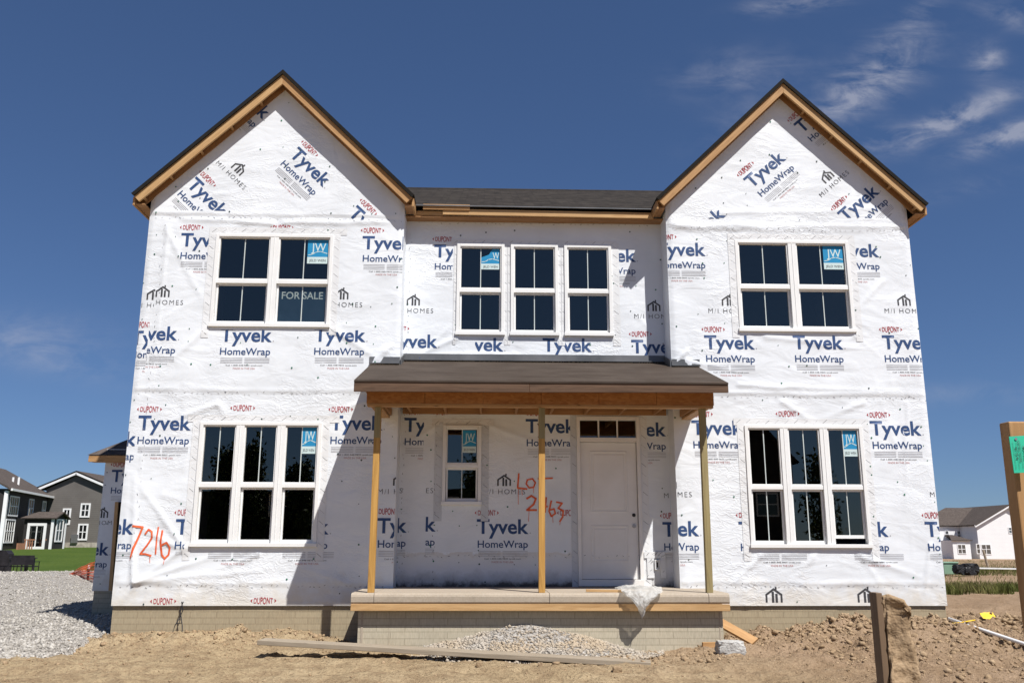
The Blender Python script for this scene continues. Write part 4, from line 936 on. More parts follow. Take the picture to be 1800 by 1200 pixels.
# gravel: the broad spread on the left
def GS(x, y):
    d = sst(.05, -1.2, x+.35*fbm(y, y*0, .8, 2, 9)-.25*sst(-2.5, -3.2, y)*0) * sst(-3.0, -1.0, y-(x+.0)*.12)
    edge = np.minimum(sst(-2.9, -.6, y+.09*x+.3*fbm(x, y, .7, 2, 4)), sst(.15, -.7, x))
    return G(x, y)+.02+.10*edge+.42*sst(-1.5, -7, x)*sst(2, 9, y)*sst(24, 15, y)+.05*fbm(x, y, .6, 3, 17)-.25*(1-sst(0, .12, edge))
gxx = np.arange(-16, .2, .12); gyy = np.arange(-3.2, 24, .12); X, Y = np.meshgrid(gxx, gyy, indexing='ij'); idx = np.arange(X.size).reshape(X.shape)
bf = np.stack([idx[:-1, :-1], idx[1:, :-1], idx[1:, 1:], idx[:-1, 1:]], -1).reshape(-1, 4); bz = GS(X.ravel(), Y.ravel())
n = 46000; y_ = -2.8+rg.random(n)**2.0*24; x_ = -rg.random(n)*(3.5+(y_+3.5)*.62)
ee = np.minimum(sst(-2.9, -.6, y_+.09*x_+.3*fbm(x_, y_, .7, 2, 4)), sst(.15, -.7, x_)); kp = (ee > .02+.2*rg.random(n)) & ~((x_ > wx0-.05) & (y_ > WY-.05)) & ~((x_ > -.05) & (y_ > 0))
x_, y_ = x_[kp], y_[kp]; sz = (.010+.008*rg.exponential(1, len(x_))).clip(.009, .040)
tag(lumps('gravel_spread', np.stack([x_, y_, GS(x_, y_)+sz*.25], 1), sz, 'gravel_stone', 11, .75, .4, (np.stack([X.ravel(), Y.ravel(), bz], 1), bf)), kind='stuff')
# gravel heap against the porch foundation
def HP(x, y):
    r = np.hypot((x-6.05)/1.55, (y+1.12)/.95); top = .375*np.maximum(0, 1-r)**.9
    return G(x, y)-.02+np.where(r < 1, top, 0)+.03*fbm(x, y, 3, 3, 77)*(r < 1)
gxx = np.arange(4.4, 7.8, .05); gyy = np.arange(-2.15, -1.14, .05); X, Y = np.meshgrid(gxx, gyy, indexing='ij'); idx = np.arange(X.size).reshape(X.shape)
bf = np.stack([idx[:-1, :-1], idx[1:, :-1], idx[1:, 1:], idx[:-1, 1:]], -1).reshape(-1, 4); bz = HP(X.ravel(), Y.ravel())-.02*(np.hypot((X.ravel()-6.05)/1.55, (Y.ravel()+1.12)/.95) > .97)*3
n = 9000; a_ = rg.random(n)*math.pi; r_ = np.sqrt(rg.random(n))*1.22; x_ = 6.05+1.55*r_*np.cos(a_); y_ = -1.17-.95*r_*np.sin(a_)
kp = (rg.random(n) < np.where((np.abs(x_-6.1) < .55) & (r_ < .55), .22, np.where(r_ > .8, .5, 1))); x_, y_, r_ = x_[kp], y_[kp], r_[kp]; sz = (.009+.007*rg.exponential(1, len(x_))).clip(.008, .030)
tag(lumps('gravel_heap', np.stack([x_, y_, HP(x_, y_)+sz*.3], 1), sz, 'gravel_dusty', 12, .8, .4, (np.stack([X.ravel(), Y.ravel(), bz], 1), bf)), kind='stuff')
# lawn on the left, towards the dark house
lx = np.r_[np.linspace(-75, -20, 30), np.linspace(-18, 2, 30)]; ly = np.linspace(19, 130, 60); X, Y = np.meshgrid(lx, ly, indexing='ij'); idx = np.arange(X.size).reshape(X.shape)
bf = np.stack([idx[:-1, :-1], idx[1:, :-1], idx[1:, 1:], idx[:-1, 1:]], -1).reshape(-1, 4)
tag(np_mesh('lawn', np.stack([X.ravel(), Y.ravel(), G(X.ravel(), Y.ravel())+.06+.25*sst(19, 26, Y.ravel())*0], 1), bf, 'lawn', smooth=True), kind='structure')
# weeds on the right: three rough bands of grass blades
def blades(name, spots, h, mat, seed):
    rg = np.random.default_rng(seed); n = len(spots); a = rg.random(n)*6.283; hh = h*(.45+.8*rg.random(n)); wd = .006+.010*rg.random(n); lean = rg.normal(0, .28, (n, 2))*hh[:, None]
    p = np.asarray(spots); dx = np.cos(a)*wd; dy = np.sin(a)*wd
    V = np.stack([np.stack([p[:, 0]-dx, p[:, 1]-dy, p[:, 2]], 1), np.stack([p[:, 0]+dx, p[:, 1]+dy, p[:, 2]], 1), np.stack([p[:, 0]+dx*.7+lean[:, 0]*.5, p[:, 1]+dy*.7+lean[:, 1]*.5, p[:, 2]+hh*.6], 1), np.stack([p[:, 0]+lean[:, 0], p[:, 1]+lean[:, 1], p[:, 2]+hh], 1)], 1).reshape(-1, 3)
    F = np.arange(n*4).reshape(n, 4); return tag(np_mesh(name, V, F, mat), kind='stuff')
def band(n, y0, y1, xa, xb, seed):
    rg = np.random.default_rng(seed); y = rg.uniform(y0, y1, n); x = rg.uniform(xa, xb, n)*1.0; k = fbm(x, y, .45, 3, seed) > -.32; x, y = x[k], y[k]; return np.stack([x, y, G(x, y)-.03], 1)
blades('weeds', np.concatenate([band(20000, 12, 16.5, 13.5, 26, 1), band(15000, 30, 45, 18, 44, 2), band(26000, 55, 110, 28, 110, 3), band(900, 16, 29, 14, 30, 4)]), .27, 'weed', 4)

# ------------------------------------------------------------------ loose things on the site
p0 = at(460, 1140, Z=-.40); p1 = at(1150, 1168, Z=-.47)
board('long_plank', (2.62, -1.62, -.33), (7.53, -2.42, -.510), .28, .06, 'grey_plank', side=(.16, 1, 0), bevel=.006)
tag(bpy.data.objects['long_plank'], 'long weathered grey plank lying on the dirt in front of the porch', 'plank')
o = board('lumber_stick', at(1030, 1036, -1.02)+Vector((0, 0, .0)), (at(1093, 1036, -1.06).x, -1.06, SZ+.022), .036, .04, 'pine_light', side=(0, 0, 1)); o.matrix_basis.translation.z = SZ+.022
tag(o, 'short pale lumber stick lying on the porch slab before the door', 'lumber')
o = board('lumber_offcut', (8.84, -.62, -.17), (9.24, -1.02, -.41), .15, .038, 'pine', side=(.6, .6, .5)); tag(o, 'pale lumber offcut leaning against the right end of the porch foundation', 'lumber', 'offcuts by the porch')
o = board('lumber_offcut', (8.45, -1.26, -.43), (9.0, -1.12, -.44), .09, .036, 'pine', side=(0, 0, 1)); tag(o, 'small lumber offcut lying behind the broken concrete chunk', 'lumber', 'offcuts by the porch')
# broken lump of concrete
def rock(name, loc, sc, mat, seed, sub=4, amp=.35, rough=2.2, cut=None):
    bm = bmesh.new(); bmesh.ops.create_icosphere(bm, subdivisions=sub, radius=1)
    for v in bm.verts:
        n_ = v.co.copy(); d = 1+amp*float(fbm(n_.x*rough+seed, n_.y*rough+n_.z*1.7*rough, 1, 4, seed)); v.co = n_*d
        for a in range(3): v.co[a] = max(-.72, min(.72, v.co[a]))
        v.co += Vector((float(vnoise(n_.x*9, n_.z*9, seed)), float(vnoise(n_.y*9, n_.x*9, seed)), float(vnoise(n_.z*9, n_.y*9, seed))))*.10
        v.co = Vector((v.co.x*sc[0], v.co.y*sc[1], v.co.z*sc[2]))+Vector(loc)
    me = bpy.data.meshes.new(name); bm.to_mesh(me); bm.free(); me.materials.append(MATS[mat]); o = bpy.data.objects.new(name, me); C.objects.link(o); return o
tag(rock('concrete_chunk', (8.73, -1.62, -.43), (.24, .16, .14), 'concrete_raw', 3), 'broken grey concrete chunk on the dirt by the porch corner', 'rubble')
for i, (px, py, Y_, s_) in enumerate(((1085, 1185, -2.95, .055), (842, 1166, -2.6, .035), (950, 1170, -2.62, .03))):
    p = at(px, py, Y_); tag(rock('dirt_lump', (p.x, p.y, float(Gn(p.x, p.y))+s_*.5), (s_*1.3, s_, s_), 'clod', 20+i, 3, .5), ('largest lone dirt lump on the open ground below the plank', 'small dirt lump at the front edge of the plank left of centre', 'small dirt lump at the front edge of the plank near centre')[i], 'clod')
# wire ties sticking out of the ground by the left foundation
p = at(318, 1080, -.06); mb = MB(); z_ = float(Gn(p.x, -.2))
for sg in (-1, 1): mb.tube([(p.x+sg*.075, -.16, z_-.03), (p.x+sg*.05, -.12, z_+.10), (p.x+sg*.012, -.07, z_+.19), (p.x-sg*.02, -.05, z_+.30), (p.x+sg*.012, -.04, z_+.42)], .0075, 6)
mb.tube([(p.x-.045, -.12, z_+.11), (p.x+.045, -.12, z_+.13)], .006, 6)
tag(mb.build('wire_tie', 'black_metal'), 'thin dark bent wire sticking up against the left foundation', 'wire')
# poly film draped over the slab edge
U, Vn = 34, 40; V = np.zeros((U, Vn, 3)); 
tp0 = [(1100, 1024), (1140, 1022), (1185, 1030)]
for i in range(U):
    for j in range(Vn):
        u = i/(U-1); v = j/(Vn-1); uu = u*2-1
        if v < .38:      # lying on the slab
            t = v/.38; y_ = -.62-.66*t; z_ = SZ+.03+.06*abs(float(fbm(u*5, t*4, 1, 3, 3)))+.05*(1-uu*uu)*(1-abs(t-.5)); x_ = 7.70+uu*(.34-.06*t)-.07*t
        else:
            t = (v-.38)/.62; half = .28*(1-t)**.62+.012; x_ = 7.58+.05*(1-t)+uu*half+.05*t+.05*uu*uu*0; drop = .29*t*(1-.0*abs(uu))*(.55+.45*(1-abs(uu)**1.5)) ; z_ = SZ+.035-drop-.07*t*(1-abs(uu))
            y_ = -1.30-.10*math.sin(math.pi*min(1, t*1.15))*(1-uu*uu)-.03
        V[i, j] = (x_+.03*float(fbm(u*6, v*6, 1, 3, 8)), y_+.07*float(fbm(u*7+v*3, v*5, 1, 3, 5))-.02, z_+.02*float(fbm(u*9, v*9, 1, 2, 6)))
idx = np.arange(U*Vn).reshape(U, Vn); bf = np.stack([idx[:-1, :-1], idx[1:, :-1], idx[1:, 1:], idx[:-1, 1:]], -1).reshape(-1, 4)
tag(np_mesh('plastic_sheet', V.reshape(-1, 3), bf, 'poly_film', smooth=True), 'clear crumpled plastic sheet hanging over the porch slab edge', 'plastic sheet')
# white pipe on the right
p0 = hit(1668, 1087, .05); p1 = hit(1800, 1131, .04); pm = hit(1734, 1109, .04); d_ = (p1-p0)
tag(MB().tube([p0, pm, p1, p1+(p1-pm)*.8], .026, 12).build('plastic_pipe', 'pvc', smooth=True), 'long white plastic pipe lying on the dirt right of the house', 'pipe')
# yellow scrap
p = hit(1738, 1089, .02); mb = MB(); 
pts = []
for i in range(9):
    for j in range(7): pts.append((p.x-.08+.20*i/8, p.y+.08*j/6, float(Gn(p.x, p.y))+.03+.07*j/6+.03*float(vnoise(i*.7, j*.8, 4))))
mb.add(pts, [(i*7+j, (i+1)*7+j, (i+1)*7+j+1, i*7+j+1) for i in range(8) for j in range(6)]); mb.tube([(p.x-.2, p.y, p.z-.0), (p.x-.42, p.y-.03, p.z-.03), (p.x-.6, p.y+.05, p.z-.06)], .009, 6)
tag(mb.build('yellow_scrap', 'plastic_yellow', smooth=True), 'yellow scrap of plastic tape on the dirt beside the white pipe', 'scrap')
# muddy stake in the foreground
def stake():
    x0_, x1_ = at(1536, 1040, -10.6).x, at(1601, 1050, -10.6).x; y_ = -10.6; zt_ = at(1560, 1041, -10.6).z
    root = thing('muddy_stake', 'mud caked wooden stake standing in the right foreground dirt', 'stake', (6.87, y_, -.62))
    board('stake_timber', (x0_+.016, y_+.02, -.75), (x0_+.014, y_+.02, zt_), .055, .022, 'mud_wood_shaded', root, side=(0, 1, 0), bevel=.003)
    # mud crust on its broad face
    nu, nv = 26, 130; vs = []
    for j in range(nv):
        z_ = -.75+(zt_+.0-.012+.75)*j/(nv-1); top = j/(nv-1)
        for i in range(nu):
            t = i/(nu-1); ang = math.pi*2*t; ex = (.044+.010*(1-top))*math.copysign(abs(math.cos(ang))**.32, math.cos(ang)); ey = .036*math.copysign(abs(math.sin(ang))**.32, math.sin(ang))
            b_ = .026*float(fbm(math.cos(ang)*1.5+5, z_*11+math.sin(ang)*1.5, 1, 5, 31, .62)); k = 1+.10*(1-top)*1.2
            zz = z_-((.022*max(0, ex/.03)+.02*float(vnoise(t*7, 1, 3))) if j > nv-4 else 0)
            vs.append((x0_+.068+.004*(1-top)+ex*k+b_*math.cos(ang), y_+.02+ey*k+b_*math.sin(ang), zz))
    fs = [(j*nu+i, j*nu+i+1, (j+1)*nu+i+1, (j+1)*nu+i) for j in range(nv-1) for i in range(nu-1)]+[tuple((nv-1)*nu+i for i in range(nu-1))]
    MB().add(vs, fs).build('mud_crust', 'mud', root, smooth=True)
wood('mud_wood_shaded', (.20, .135, .085), (.11, .07, .042), .2)  # dark brown carries the shade on the stake's left side
stake()
# post with the green tag, right edge
def tagged_post():
    a0 = at(1764, 742, -11.8); root = thing('tagged_post', 'tilted wooden post with a green approval tag at the right edge', 'post', (6.65, -11.8, -.6))
    b0 = at(1794, 985, -11.8); d = (b0-a0); d = d*(2.0/d.length)
    off = Vector((.0445, 0, 0)); dn = Vector((d.x, .02, d.z))
    board('post_timber', a0+off+dn, a0+off, .089, .036, 'pine', root, side=(1, 0, 0), bevel=.003)
    # the tag: stapled sheet just in front of the broad face
    q0, q1, q2, q3 = (at(1773, 767, -11.836), at(1806, 765, -11.836), at(1812, 830, -11.836), at(1782, 831, -11.836)); mb = MB()
    n_ = Vector((0, -.0015, 0)); mb.add([q0, q1, q2, q3, q0+n_, q1+n_, q2+n_, q3+n_], [(0, 1, 2, 3), (7, 6, 5, 4), (0, 4, 5, 1), (1, 5, 6, 2), (2, 6, 7, 3), (3, 7, 4, 0)], 0)
    ex = (q1-q0); ez = (q3-q0); Lx = ex.length; Lz = ez.length; ex.normalize(); ez.normalize()
    def lay(P, y=-.003):
        for V_, F_, k in P.items: mb.add([q0+ez*v_[0]+ex*v_[1]*1.0+Vector((0, y, 0)) for v_ in V_], F_, k)
    P = Print(); P.text('APPROVED', Lz*.28, Lx*.60, Lz*.66, .006, 1, .012); P.text('temp pole', Lz*.12, Lx*.38, Lz*.6, .0042, 1); P.text('8-24', Lz*.3, Lx*.2, Lz*.34, .0042, 1)
    for z_ in (.12, .30, .50, .84): P.stroke([(Lz*.15, Lx*z_), (Lz*.9, Lx*(z_+.01))], .0005, 1)
    lay(P); mb.add([q0+ez*.006+ex*(Lx*.33)+Vector((math.cos(k*.785)*.003, -.003, math.sin(k*.785)*.003)) for k in range(8)], [tuple(range(8))], 2)
    mb.build('approval_tag', ['tag_green', 'ink_black', 'steel_grey'], root)
tagged_post()

# ------------------------------------------------------------------ left middle distance
def fence():
    root = thing('safety_fence', 'sagging orange plastic safety fence behind the gravel', 'fence', (-6.6, 12.5, -.5)); mb = MB()
    a = at(118, 1022, 12.5); b = at(172, 1018, 10.0); n_ = 26
    for k in range(8):
        pts = []
        for i in range(n_+1):
            t = i/n_; p = a.lerp(b, t); zb = float(GS(p.x, p.y))-.10; h = (.06+.66*t)*(k/7); pts.append((p.x+.05*float(fbm(t*5, k*.3, 1, 2, 3)), p.y+.10*float(fbm(t*4, k*.35, 1, 2, 9)), zb+h+.04*float(fbm(t*7, k, 1, 2, 5))))
        mb.tube(pts, .012, 5)
    for i in range(0, 40):
        t = i/39; p = a.lerp(b, t); zb = float(GS(p.x, p.y))-.10; mb.tube([(p.x, p.y, zb), (p.x+.02, p.y, zb+.06+.66*t)], .006, 4)
    mb.build('fence_mesh', 'plastic_orange', root)
    p = at(155, 1035, 11.0); zt_ = at(155, 994, 11.0).z; f = MB().tube([(p.x, p.y-.1, p.z-.6), (p.x, p.y-.1, zt_-.07)], .03, 8).build('fence_stake', 'black_metal', root); MB().tube([(p.x, p.y-.1, zt_-.07), (p.x, p.y-.1, zt_+.02)], .031, 8).build('stake_cap', 'trim_white', f)
fence()
def patio():
    Yp = 27; zb = at(30, 1013, Yp).z
    mb = MB(); a = at(-120, 1013, Yp-1).x; b = at(66, 1013, Yp).x; mb.box(a, b, Yp-1.0, Yp+5, zb-.25, zb); tag(mb.build('patio', 'concrete'), kind='structure')
    def chair(name, label, xc, wd, grp):
        root = thing(name, label, 'chair', (xc, Yp, zb), grp); s_ = wd/2
        MB().box(xc-s_, xc+s_, Yp-.25, Yp+.25, zb+.42, zb+.46).build('seat', 'chair_black', root)
        bk = MB(); bk.box(xc-s_, xc+s_, Yp-.29, Yp-.26, zb+.50, zb+.92); bk.build('backrest', 'chair_black', root)
        for sx in (-1, 1):
            for sy_ in (-1, 1): MB().tube([(xc+sx*(s_-.02), Yp+sy_*.25, zb), (xc+sx*(s_-.02), Yp+sy_*.25, zb+(.92 if sy_ < 0 else .64))], .018, 6).build('leg', 'chair_black', root)
            MB().box(xc+sx*(s_-.01)-.02, xc+sx*(s_-.01)+.02, Yp-.25, Yp+.27, zb+.63, zb+.66).build('armrest', 'chair_black', root)
    chair('patio_chair', 'black patio chair at the right end of the outdoor table', at(53, 1000, Yp).x, .52, 'patio chairs'); chair('patio_chair', 'black patio chair left of the end chair by the outdoor table', at(33, 1000, Yp).x, .46, 'patio chairs')
    root = thing('patio_table', 'black outdoor table on the patio behind the gravel', 'table', (at(12, 1010, Yp).x, Yp+.6, zb)); x0_, x1_ = at(-30, 1000, Yp).x, at(40, 1000, Yp).x
    MB().box(x0_, x1_, Yp+.35, Yp+1.2, zb+.76, zb+.80).build('tabletop', 'chair_black', root)
    for xx in (x0_+.1, x1_-.1): 
        for yy in (Yp+.42, Yp+1.1): MB().box(xx-.04, xx+.04, yy-.04, yy+.04, zb, zb+.757).build('leg', 'chair_black', root)
    chair('patio_chair', 'black patio chair at the left edge by the outdoor table', at(10, 1000, Yp).x, .46, 'patio chairs')
    root = thing('outdoor_grill', 'low black outdoor grill at the far left edge', 'grill', (at(2, 1000, Yp+2).x, Yp+2, zb)); xx = root.location.x
    MB().prism([(xx-.4, zb+.7), (xx+.35, zb+.7), (xx+.35, zb+.95), (xx+.2, zb+1.12), (xx-.4, zb+1.12)], 'y', Yp+1.8, Yp+2.3).build('grill_lid', 'chair_black', root); MB().box(xx-.35, xx+.3, Yp+1.85, Yp+2.25, zb, zb+.698).build('grill_cabinet', 'chair_black', root)
patio()

# ------------------------------------------------------------------ neighbouring houses
def far_window(parent, c0, ux, wd, ht, cols, rows, out, fr=.12, split=None):
    """c0: lower left corner on the wall, ux: direction along the wall, out: outward normal"""
    c0 = Vector(c0); ux = Vector(ux); out = Vector(out); z = Vector((0, 0, 1)); mb = MB()
    def bx(a, b, c, d, t0, t1):
        vs = [c0+ux*x_+z*z_+out*t for x_ in (a, b) for z_ in (c, d) for t in (t0, t1)]; mb.add(vs, [(0, 1, 3, 2), (4, 6, 7, 5), (0, 4, 5, 1), (2, 3, 7, 6), (0, 2, 6, 4), (1, 5, 7, 3)])
    bx(0, fr, 0, ht, -.02, .07); bx(wd-fr, wd, 0, ht, -.02, .07); bx(fr, wd-fr, 0, fr, -.02, .07); bx(fr, wd-fr, ht-fr, ht, -.02, .07)
    for i in range(1, cols): x_ = fr+(wd-2*fr)*i/cols; bx(x_-.045, x_+.045, fr, ht-fr, -.0, .05)
    for j in range(1, rows): z_ = fr+(ht-2*fr)*j/rows; bx(fr, wd-fr, z_-.04, z_+.04, .0, .045)
    o = mb.build('window', 'trim_white', parent); a, b = c0+out*.02, ux*(wd)
    MB().quad(c0+out*.02+ux*fr+z*fr, c0+out*.02+ux*(wd-fr)+z*fr, c0+out*.02+ux*(wd-fr)+z*(ht-fr), c0+out*.02+ux*fr+z*(ht-fr)).build('pane', 'glass_far', o)
def px_window(parent, Y_, l, t, r_, b, cols, rows, fr=.16):
    p = at(l, b, Y_); q_ = at(r_, t, Y_); far_window(parent, p, (1, 0, 0), q_.x-p.x, q_.z-p.z, cols, rows, (0, -1, 0), fr)
def roof_plane(parent, name, pts, mat, th=.15):
    pts = [Vector(p) for p in pts]; n_ = (pts[1]-pts[0]).cross(pts[2]-pts[0]).normalized()
    if n_.z < 0: n_ = -n_
    k = len(pts); MB().add(pts+[p-n_*th for p in pts], [tuple(range(k)), tuple(range(2*k-1, k-1, -1))]+[(i, (i+1) % k, k+(i+1) % k, k+i) for i in range(k)]).build(name, mat, parent)
def dark_house():
    Yg = 80; zb = at(120, 966, Yg).z; root = thing('dark_house', 'two storey charcoal grey house with white trimmed windows across the lawn on the left', 'house', (-38, Yg, zb))
    pl = at(67, 858, Yg); pk = at(137, 829, Yg); pr_ = at(205, 858, Yg); g0 = at(70, 960, Yg).x; g1 = pr_.x-.3
    MB().prism([(g0, zb), (g1, zb), (g1, pr_.z-.1), (pk.x, pk.z-.35), (g0, pl.z-.1)], 'y', Yg, Yg+11).build('wall', 'siding_grey', root)
    MB().box(g0-.02, g1+.02, Yg-.08, Yg-.005, zb-.4, zb+.75).build('stone_base', 'stone_base', root)
    for a, b in ((pl, pk), (pr_, pk)):
        e = (a-b).normalized(); a2 = a+e*.2
        board('rake_trim', (a2.x, Yg-.35, a2.z-.12), (b.x, Yg-.35, b.z-.12), .34, .1, 'trim_white', root, side=(0, 0, 1), bevel=0)
        roof_plane(root, 'roof', [(a2.x, Yg-.4, a2.z+.1), (b.x, Yg-.4, b.z+.1), (b.x, Yg+11.4, b.z+.1), (a2.x, Yg+11.4, a2.z+.1)], 'shingle_brown')
    px_window(root, Yg, 140, 884, 160, 909, 2, 2); px_window(root, Yg, 135, 920, 156, 949, 2, 2); px_window(root, Yg, 108, 893, 126, 922, 2, 2)
    p = at(131, 952, Yg); MB().box(p.x-.3, p.x+.35, Yg-.25, Yg-.01, p.z-.1, p.z+.75).build('meter_box', 'steel_grey', root)
    # darker wing in front, its long side running obliquely back towards the gable
    A_ = at(13, 858, 66); B_ = at(88, 872, 80.5); eA = A_.z; zc = zb-.2; ab = Vector((B_.x-A_.x, B_.y-A_.y, 0)); LW = ab.length; ab.normalize(); nw = Vector((ab.y, -ab.x, 0)); bk = -nw*9
    pl4 = [(A_.x, A_.y), (B_.x, B_.y), (B_.x+bk.x, B_.y+bk.y), (A_.x+bk.x, A_.y+bk.y)]
    MB().prism(pl4, 'z', zc, eA-.02).build('wall', 'siding_black', root)
    a0 = Vector((A_.x, A_.y, eA))+nw*.4-ab*.4; b0 = Vector((B_.x, B_.y, eA))+nw*.4+ab*.1; r0 = a0-nw*4.9+Vector((0, 0, 2.7)); r1 = b0-nw*4.9+Vector((0, 0, 2.7))
    roof_plane(root, 'roof', [a0, b0, r1, r0], 'shingle_brown'); roof_plane(root, 'roof', [a0-nw*9.8, r0, r1, b0-nw*9.8], 'shingle_brown')
    board('gutter', a0+Vector((0, 0, -.1))+nw*.08, b0+Vector((0, 0, -.1))+nw*.08, .2, .16, 'trim_white', root, bevel=0); board('corner_trim', (A_.x, A_.y, zc), (A_.x, A_.y, eA-.2), .3, .3, 'trim_white', root, side=(ab.x, ab.y, 0), bevel=0)
    def onw(t, z): return (A_.x+ab.x*t, A_.y+ab.y*t, z)
    for t, w_ in ((1.0, 2.9), (7.2, 1.7), (12.2, 1.3)): far_window(root, onw(t, eA-2.35), ab, w_, 1.8, 4 if w_ > 2 else 2, 2, nw, .12)
    far_window(root, onw(.7, zc+.9), ab, 2.8, 2.1, 4, 2, nw, .12)
    # bump-out with patio door and its own small gable
    bx0, bx1 = at(38, 960, 70).x, at(90, 960, 70).x; ez_ = at(60, 910, 70).z; yb_ = 72.4
    MB().box(bx0, bx1, 70, yb_, zc, ez_).build('bay', 'siding_black', root); MB().box(bx0, bx1-3, yb_-.01, 76, zc, ez_-.01).build('bay_link', 'siding_black', root)
    yr = 71.2; rz_ = at(80, 899, yr).z
    MB().prism([(70, ez_-.01), (yb_, ez_-.01), (yr, rz_-.1)], 'x', bx0, bx1).build('bay_gable', 'siding_black', root)
    roof_plane(root, 'roof', [(bx0-.3, 69.7, ez_), (bx1+.3, 69.7, ez_), (bx1+.3, yr, rz_), (bx0+.6, yr, rz_)], 'shingle_brown', .1); roof_plane(root, 'roof', [(bx0-.3, yb_+.3, ez_), (bx0+.6, yr, rz_), (bx1+.3, yr, rz_), (bx1+.3, yb_+.3, ez_)], 'shingle_brown', .1)
    MB().box(bx1-.2, bx1+.03, 69.9, 70.02, zc, ez_-.02).build('corner_trim', 'trim_white', root); MB().box(bx1-.0, bx1+.06, yb_-.2, yb_+.02, zc, ez_-.02).build('corner_trim', 'trim_white', root)
    far_window(root, (bx1, 70.45, zc+1.0), (0, 1, 0), 1.4, 2.1, 2, 2, (1, 0, 0), .14)
    p = at(45, 956, 70); q_ = at(83, 919, 70); far_window(root, (p.x, 70, zc+.35), (1, 0, 0), q_.x-p.x, q_.z-zc-.35, 2, 1, (0, -1, 0), .24)
    for px in (23, 33): p = at(px, 843, 72); MB().tube([(p.x, 72, p.z-1), (p.x, 72, p.z+.25)], .1, 8).build('vent_pipe', 'trim_white', root)
    # timber steps and rail before the patio door
    st = MB(); a, b = at(40, 960, 68.5).x, at(77, 960, 68.5).x
    st.box(a, b, 68.6, 69.9, zc+.2, zc+.34)
    for i in range(4): st.box(a+.9, a+2.0, 68.6-.3*(i+1), 68.6-.3*i, zc-.05, zc+.27-.09*i)
    for i in range(9): xx = a+.1+(b-a-.2)*i/8; st.box(xx-.04, xx+.04, 68.62, 68.7, zc+.34, zc+1.15) if not .9 < xx-a < 1.9 else None
    st.box(a, a+.95, 68.6, 68.72, zc+1.15, zc+1.25); st.box(a+1.95, b, 68.6, 68.72, zc+1.15, zc+1.25); st.box(a, a+.12, 67.4, 68.6, zc+.2, zc+.9)
    st.build('porch_steps', 'cedar', root)
dark_house()
def white_house():
    Yg = 125; zb = at(1715, 981, Yg).z; root = thing('white_house', 'white two storey house with brown roof beyond the weeds on the right', 'house', (84, Yg, zb))
    c0 = at(1715, 921, Yg); pk = at(1770, 887, Yg); hw = pk.x-c0.x; g1 = pk.x+hw; zt_ = c0.z-.1
    MB().prism([(c0.x+.1, zb-.5), (g1, zb-.5), (g1, zt_), (pk.x, pk.z-.3), (c0.x+.1, zt_)], 'y', Yg, Yg+15).build('wall', 'siding_white', root)
    for sg in (-1, 1):
        roof_plane(root, 'roof', [(pk.x+sg*(hw+.4), Yg-.5, c0.z-.1), (pk.x, Yg-.5, pk.z+.05), (pk.x, Yg+15.5, pk.z+.05), (pk.x+sg*(hw+.4), Yg+15.5, c0.z-.1)], 'shingle_brown', .18)
        board('rake_trim', (pk.x+sg*(hw+.4), Yg-.45, c0.z-.33), (pk.x, Yg-.45, pk.z-.22), .34, .08, 'trim_white', root, bevel=0)
    # rear wing reaching left behind
    l0 = at(1650, 950, Yg+8).x; MB().box(l0-6, c0.x+.05, Yg+5, Yg+14.5, zb-.5, zt_-.05).build('wall', 'siding_white', root)
    roof_plane(root, 'roof', [(l0-6, Yg+4.5, zt_), (c0.x+5, Yg+4.5, zt_), (c0.x+5, Yg+9.5, pk.z-.1), (l0+2.5, Yg+9.5, pk.z-.1)], 'shingle_brown', .18)
    for (l, t, r_, b, c, rr) in ((1773, 926, 1778, 937, 1, 2), (1708, 955, 1715, 973, 1, 2), (1726, 956, 1741, 974, 2, 2)): px_window(root, Yg-.0, max(l, 1717) if t > 950 else l, t, r_ if l != 1708 else 1722, b, c, rr, .1)
    Y2 = Yg+5
    for (l, t, r_, b, c) in ((1662, 932, 1667, 945, 1), (1683, 932, 1688, 945, 1), (1696, 927, 1708, 940, 2), (1665, 957, 1670, 973, 1)): px_window(root, Y2, l, t, r_, b, c, 2, .08)
    # lower bump-out with hipped roof
    a, b = at(1676, 970, Yg-1).x, at(1707, 970, Yg-1).x; ez_ = at(1700, 949, Yg-1).z
    MB().box(a, b, Yg-1, Yg+5, zb-.5, ez_).build('bay', 'siding_white', root)
    roof_plane(root, 'roof', [(a-.3, Yg-1.3, ez_), (b+.3, Yg-1.3, ez_), (b-.8, Yg+2.5, ez_+.85), (a+1.4, Yg+2.5, ez_+.85)], 'shingle_brown', .1); roof_plane(root, 'roof', [(b+.3, Yg-1.3, ez_), (b+.3, Yg+5, ez_), (b-.8, Yg+5, ez_+.85), (b-.8, Yg+2.5, ez_+.85)], 'shingle_brown', .1)
    px_window(root, Yg-1, 1684, 956, 1697, 973, 2, 2, .1)
    for px in (1725, 1735): p = at(px, 903, Yg+6); MB().tube([(p.x, Yg+3, p.z-1), (p.x, Yg+3, p.z+.1)], .1, 8).build('vent_pipe', 'trim_white', root)
white_house()
